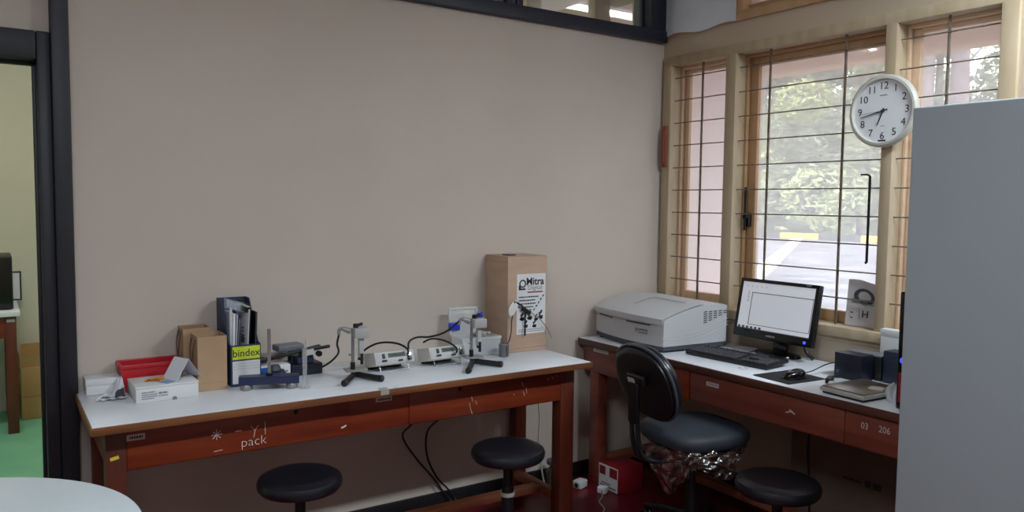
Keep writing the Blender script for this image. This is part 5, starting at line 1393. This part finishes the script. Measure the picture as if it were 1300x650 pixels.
def tree(x, y, h, cr, n, m, label, trunk_r=0.16, seed=1, low=0.35, size=0.17, name='tree', cat='tree', group='trees outside the window', zs=0.75):
    rnd = random.Random(seed)
    t = thing(name, label, cat, (x, y, 0.19 if x > 24 else 0.11), 0, group)
    b = MB()
    lean = rnd.uniform(-0.3, 0.3)
    b.tube([(0, 0, -0.05), (0.1 * lean, 0.2 * lean, h * 0.3), (0.3 * lean, 0.5 * lean, h * 0.6), (0.4 * lean, 0.6 * lean, h * 0.85)], trunk_r, n=10, taper=trunk_r * 0.35)
    for k in range(6):
        a = rnd.uniform(0, 2 * PI); z0 = h * rnd.uniform(low, 0.75); L = cr * rnd.uniform(0.6, 0.95)
        b.tube([(0.2 * lean, 0.4 * lean, z0), (L * .5 * math.cos(a), L * .5 * math.sin(a), z0 + L * .25), (L * math.cos(a), L * math.sin(a), z0 + L * .6)], trunk_r * 0.4, n=6, taper=trunk_r * 0.1)
    obj('trunk', b, M['bark'], t)
    verts = []; faces = []
    blobs = []
    for k in range(18):
        a = rnd.uniform(0, 2 * PI); q = rnd.uniform(0.1, 0.8); zc = h * (low + (1 - low) * rnd.random())
        blobs.append((cr * q * math.cos(a), cr * q * math.sin(a), zc, cr * rnd.uniform(0.28, 0.5)))
    for k in range(n):
        bx_, by_, bz_, br_ = blobs[rnd.randrange(len(blobs))]
        d = Vector((rnd.gauss(0, 1), rnd.gauss(0, 1), rnd.gauss(0, 1))).normalized() * br_ * rnd.uniform(0.5, 1.0) ** 0.5
        c = Vector((bx_ + d.x, by_ + d.y, bz_ + d.z * zs))
        if c.z < 0.15: continue
        s = size * rnd.uniform(0.6, 1.3)
        A = Vector((rnd.gauss(0, 1), rnd.gauss(0, 1), rnd.gauss(0, 0.6))).normalized()
        Bq = A.cross(Vector((rnd.gauss(0, 1), rnd.gauss(0, 1), rnd.gauss(0, 1)))).normalized()
        i = len(verts)
        verts += [c + A * s, c + Bq * s * 0.42, c - A * s, c - Bq * s * 0.42]
        faces.append((i, i + 1, i + 2, i + 3))
    me = bpy.data.meshes.new('foliage'); me.from_pydata(verts, [], faces); me.materials.append(m)
    o = bpy.data.objects.new('foliage', me); COL.objects.link(o); o.parent = t
    return t
def at(sl, X): return (X, -3.243 + sl * (X + 3.183))       # a spot on the garden seen along slope sl
TREES = [
    (0.80, 29, 10.5, 4.0, 11000, 'leaf3', 'yellow-green tree behind the kerb at the left edge of the middle pane', .20),
    (0.71, 30, 12.0, 4.2, 12000, 'leaf', 'leafy green tree behind the kerb in the middle of the middle pane', .22),
    (0.63, 28, 11.0, 3.8, 11000, 'leaf3', 'yellow-green tree behind the kerb, seen left of the wall clock', .20),
    (0.53, 30, 12.0, 4.4, 12000, 'leaf2', 'dark green tree behind the kerb seen through the right bay', .24),
    (0.77, 44, 17.0, 6.5, 10000, 'leaf2', 'tall dark tree far behind the other trees, left in the middle pane', .28),
    (0.645, 43, 17.0, 6.5, 10000, 'leaf', 'tall green tree far behind the other trees, right in the middle pane', .28),
    (0.50, 46, 17.0, 6.5, 5000, 'leaf', 'tall green tree far behind the dark tree of the right bay', .28),
]
for k, (sl, X, h, cr, n, m, lab, tr) in enumerate(TREES):
    x, y = at(sl, X); tree(x, y, h, cr, n, M[m], lab, tr, seed=k + 3, low=0.10)
x, y = at(0.552, 10.0); tree(x, y, 8.0, 1.6, 1500, M['leaf3'], 'grey-trunked tree near the house, left trunk in the right bay', .15, seed=31, low=0.55, size=0.13)
x, y = at(0.505, 10.5); tree(x, y, 9.0, 1.8, 1500, M['leaf'], 'thick grey-trunked tree near the house, right trunk in the right bay', .20, seed=37, low=0.55, size=0.13)
for k, sl in enumerate((0.83, 0.775, 0.725, 0.675, 0.625, 0.575, 0.525)):
    x, y = at(sl, 26.2 + 0.4 * (k % 2))
    tree(x, y, 1.7 + 0.3 * (k % 3), 1.0, 1300, M[('leaf3', 'leaf', 'leaf2')[k % 3]], 'bush behind the striped kerb, number %s from the left' % ('one two three four five six seven'.split()[k]), .05, seed=50 + k, low=0.1, size=0.15, name='bush', cat='bush', group='bushes behind the striped kerb', zs=0.9)

# small pieces become sub-parts of the part they sit on
SUB = {'glide': 'leg', 'caster': 'leg', 'sticker_print': 'inventory_sticker', 'rubber_tip': 'foot', 'poster_heading': 'poster', 'red_line': 'poster', 'poster_logo': 'poster',
       'poster_small_print': 'poster', 'poster_footer': 'poster', 'poster_pictures': 'poster', 'brand_lettering': ('lime_label', 'bezel'), 'ruled_lines': 'white_label', 'small_print': 'white_label',
       'window_outline': 'screen', 'window_content': 'screen', 'taskbar_icons': 'screen', 'power_light': ('bezel', 'front_bezel'), 'small_logo': 'bezel', 'numeral': 'clock_face', 'dial_print': 'clock_face',
       'printed_ring': 'cover', 'printed_oval': 'cover', 'printed_shade': 'cover', 'printed_letter': 'cover', 'printed_marks': 'cover', 'display_digits': 'display', 'scroll_wheel': 'shell',
       'socket_face': 'socket_body', 'red_print': 'white_side', 'grey_print': 'white_side', 'sticker': 'back_bracket', 'latch': 'lid', 'printed_photo': 'sheet', 'printed_picture': 'sheet',
       'blue_corner': 'pack_body', 'red_panel': 'front_bezel', 'drive_bay': 'front_bezel', 'small_marks': 'front_panel', 'small_badge': 'front_panel', 'maker_lettering': 'case', 'maker_logo': 'case',
       'vent_slots': 'case', 'side_ridges': 'case', 'lid_gap': 'lid', 'sample_hatch_seam': 'lid', 'lid_lip': 'lid', 'fold_line': 'bag_body', 'thumb_notch': 'carton_body', 'display': 'front_plate',
       'rocker_switch': 'front_plate', 'socket': 'front_plate'}
for root in [o for o in bpy.data.objects if o.parent is None and 'category' in o]:
    kids = [o for o in bpy.data.objects if o.parent == root]
    cen = {o.name: sum((Vector(c) for c in o.bound_box), Vector()) / 8 for o in kids}
    for o in kids:
        want = SUB.get(o.name.split('.')[0])
        if not want or o.name.split('.')[0] == 'display_digits': continue
        want = want if isinstance(want, tuple) else (want,)
        near = [q for q in kids if q.name.split('.')[0] in want and q is not o]
        if near: o.parent = min(near, key=lambda q: (cen[q.name] - cen[o.name]).length)

# ------------------------------------------------------------------ sky, sun, camera
wd = bpy.data.worlds.new('sky'); SC.world = wd; wd.use_nodes = True
nt = wd.node_tree
bg = nt.nodes['Background']
sky = nt.nodes.new('ShaderNodeTexSky'); sky.sky_type = 'NISHITA'; sky.sun_disc = False
sky.sun_elevation = R(52); sky.sun_rotation = R(250); sky.air_density = 1.0; sky.dust_density = 3.0
hs = nt.nodes.new('ShaderNodeHueSaturation'); hs.inputs['Saturation'].default_value = 0.35      # a hazy white sky
nt.links.new(sky.outputs['Color'], hs.inputs['Color']); nt.links.new(hs.outputs['Color'], bg.inputs['Color'])
bg.inputs['Strength'].default_value = 0.88
S = bpy.data.lights.new('sun', 'SUN'); S.energy = 10.0; S.angle = R(1.0); S.color = (1.0, 0.95, 0.88)
so = bpy.data.objects.new('sun', S); COL.objects.link(so)
sd = Vector((0.35, -0.40, 0.85)).normalized()                 # towards the sun
so.rotation_euler = sd.to_track_quat('Z', 'Y').to_euler()
P = bpy.data.lights.new('window_portal', 'AREA'); P.shape = 'RECTANGLE'; P.size = 1.75; P.size_y = 1.35; P.cycles.is_portal = True
po = bpy.data.objects.new('window_portal', P); COL.objects.link(po)
po.location = (0.16, -0.93, 1.58); po.rotation_euler = Vector((1, 0, 0)).to_track_quat('Z', 'Y').to_euler()

cam = bpy.data.cameras.new('camera'); co = bpy.data.objects.new('camera', cam); COL.objects.link(co)
F, YAW, PIT, ROL = 994.217, 0.590018, 0.0682254, 0.0114297
cam.sensor_fit = 'HORIZONTAL'; cam.sensor_width = 36.0; cam.lens = F * 36.0 / 1300.0
cam.clip_start = 0.05; cam.clip_end = 300
fw = Vector((math.sin(YAW) * math.cos(PIT), math.cos(YAW) * math.cos(PIT), -math.sin(PIT)))
rr = Vector((math.cos(YAW), -math.sin(YAW), 0)); uu = rr.cross(fw)
c, s = math.cos(ROL), math.sin(ROL)
r2 = c * rr + s * uu; u2 = -s * rr + c * uu
mw = Matrix((r2, u2, -fw)).transposed().to_4x4(); mw.translation = Vector((-3.183272, -3.242940, 1.468975))
co.matrix_world = mw
SC.camera = co
SC.view_settings.view_transform = 'Standard'; SC.view_settings.look = 'None'
SC.view_settings.gamma = 1.0; SC.view_settings.use_curve_mapping = False
SC.view_settings.exposure = 0.0
SC.cycles.use_denoising = True
SC.cycles.max_bounces = 10; SC.cycles.transparent_max_bounces = 16
SC.cycles.sample_clamp_indirect = 6.0
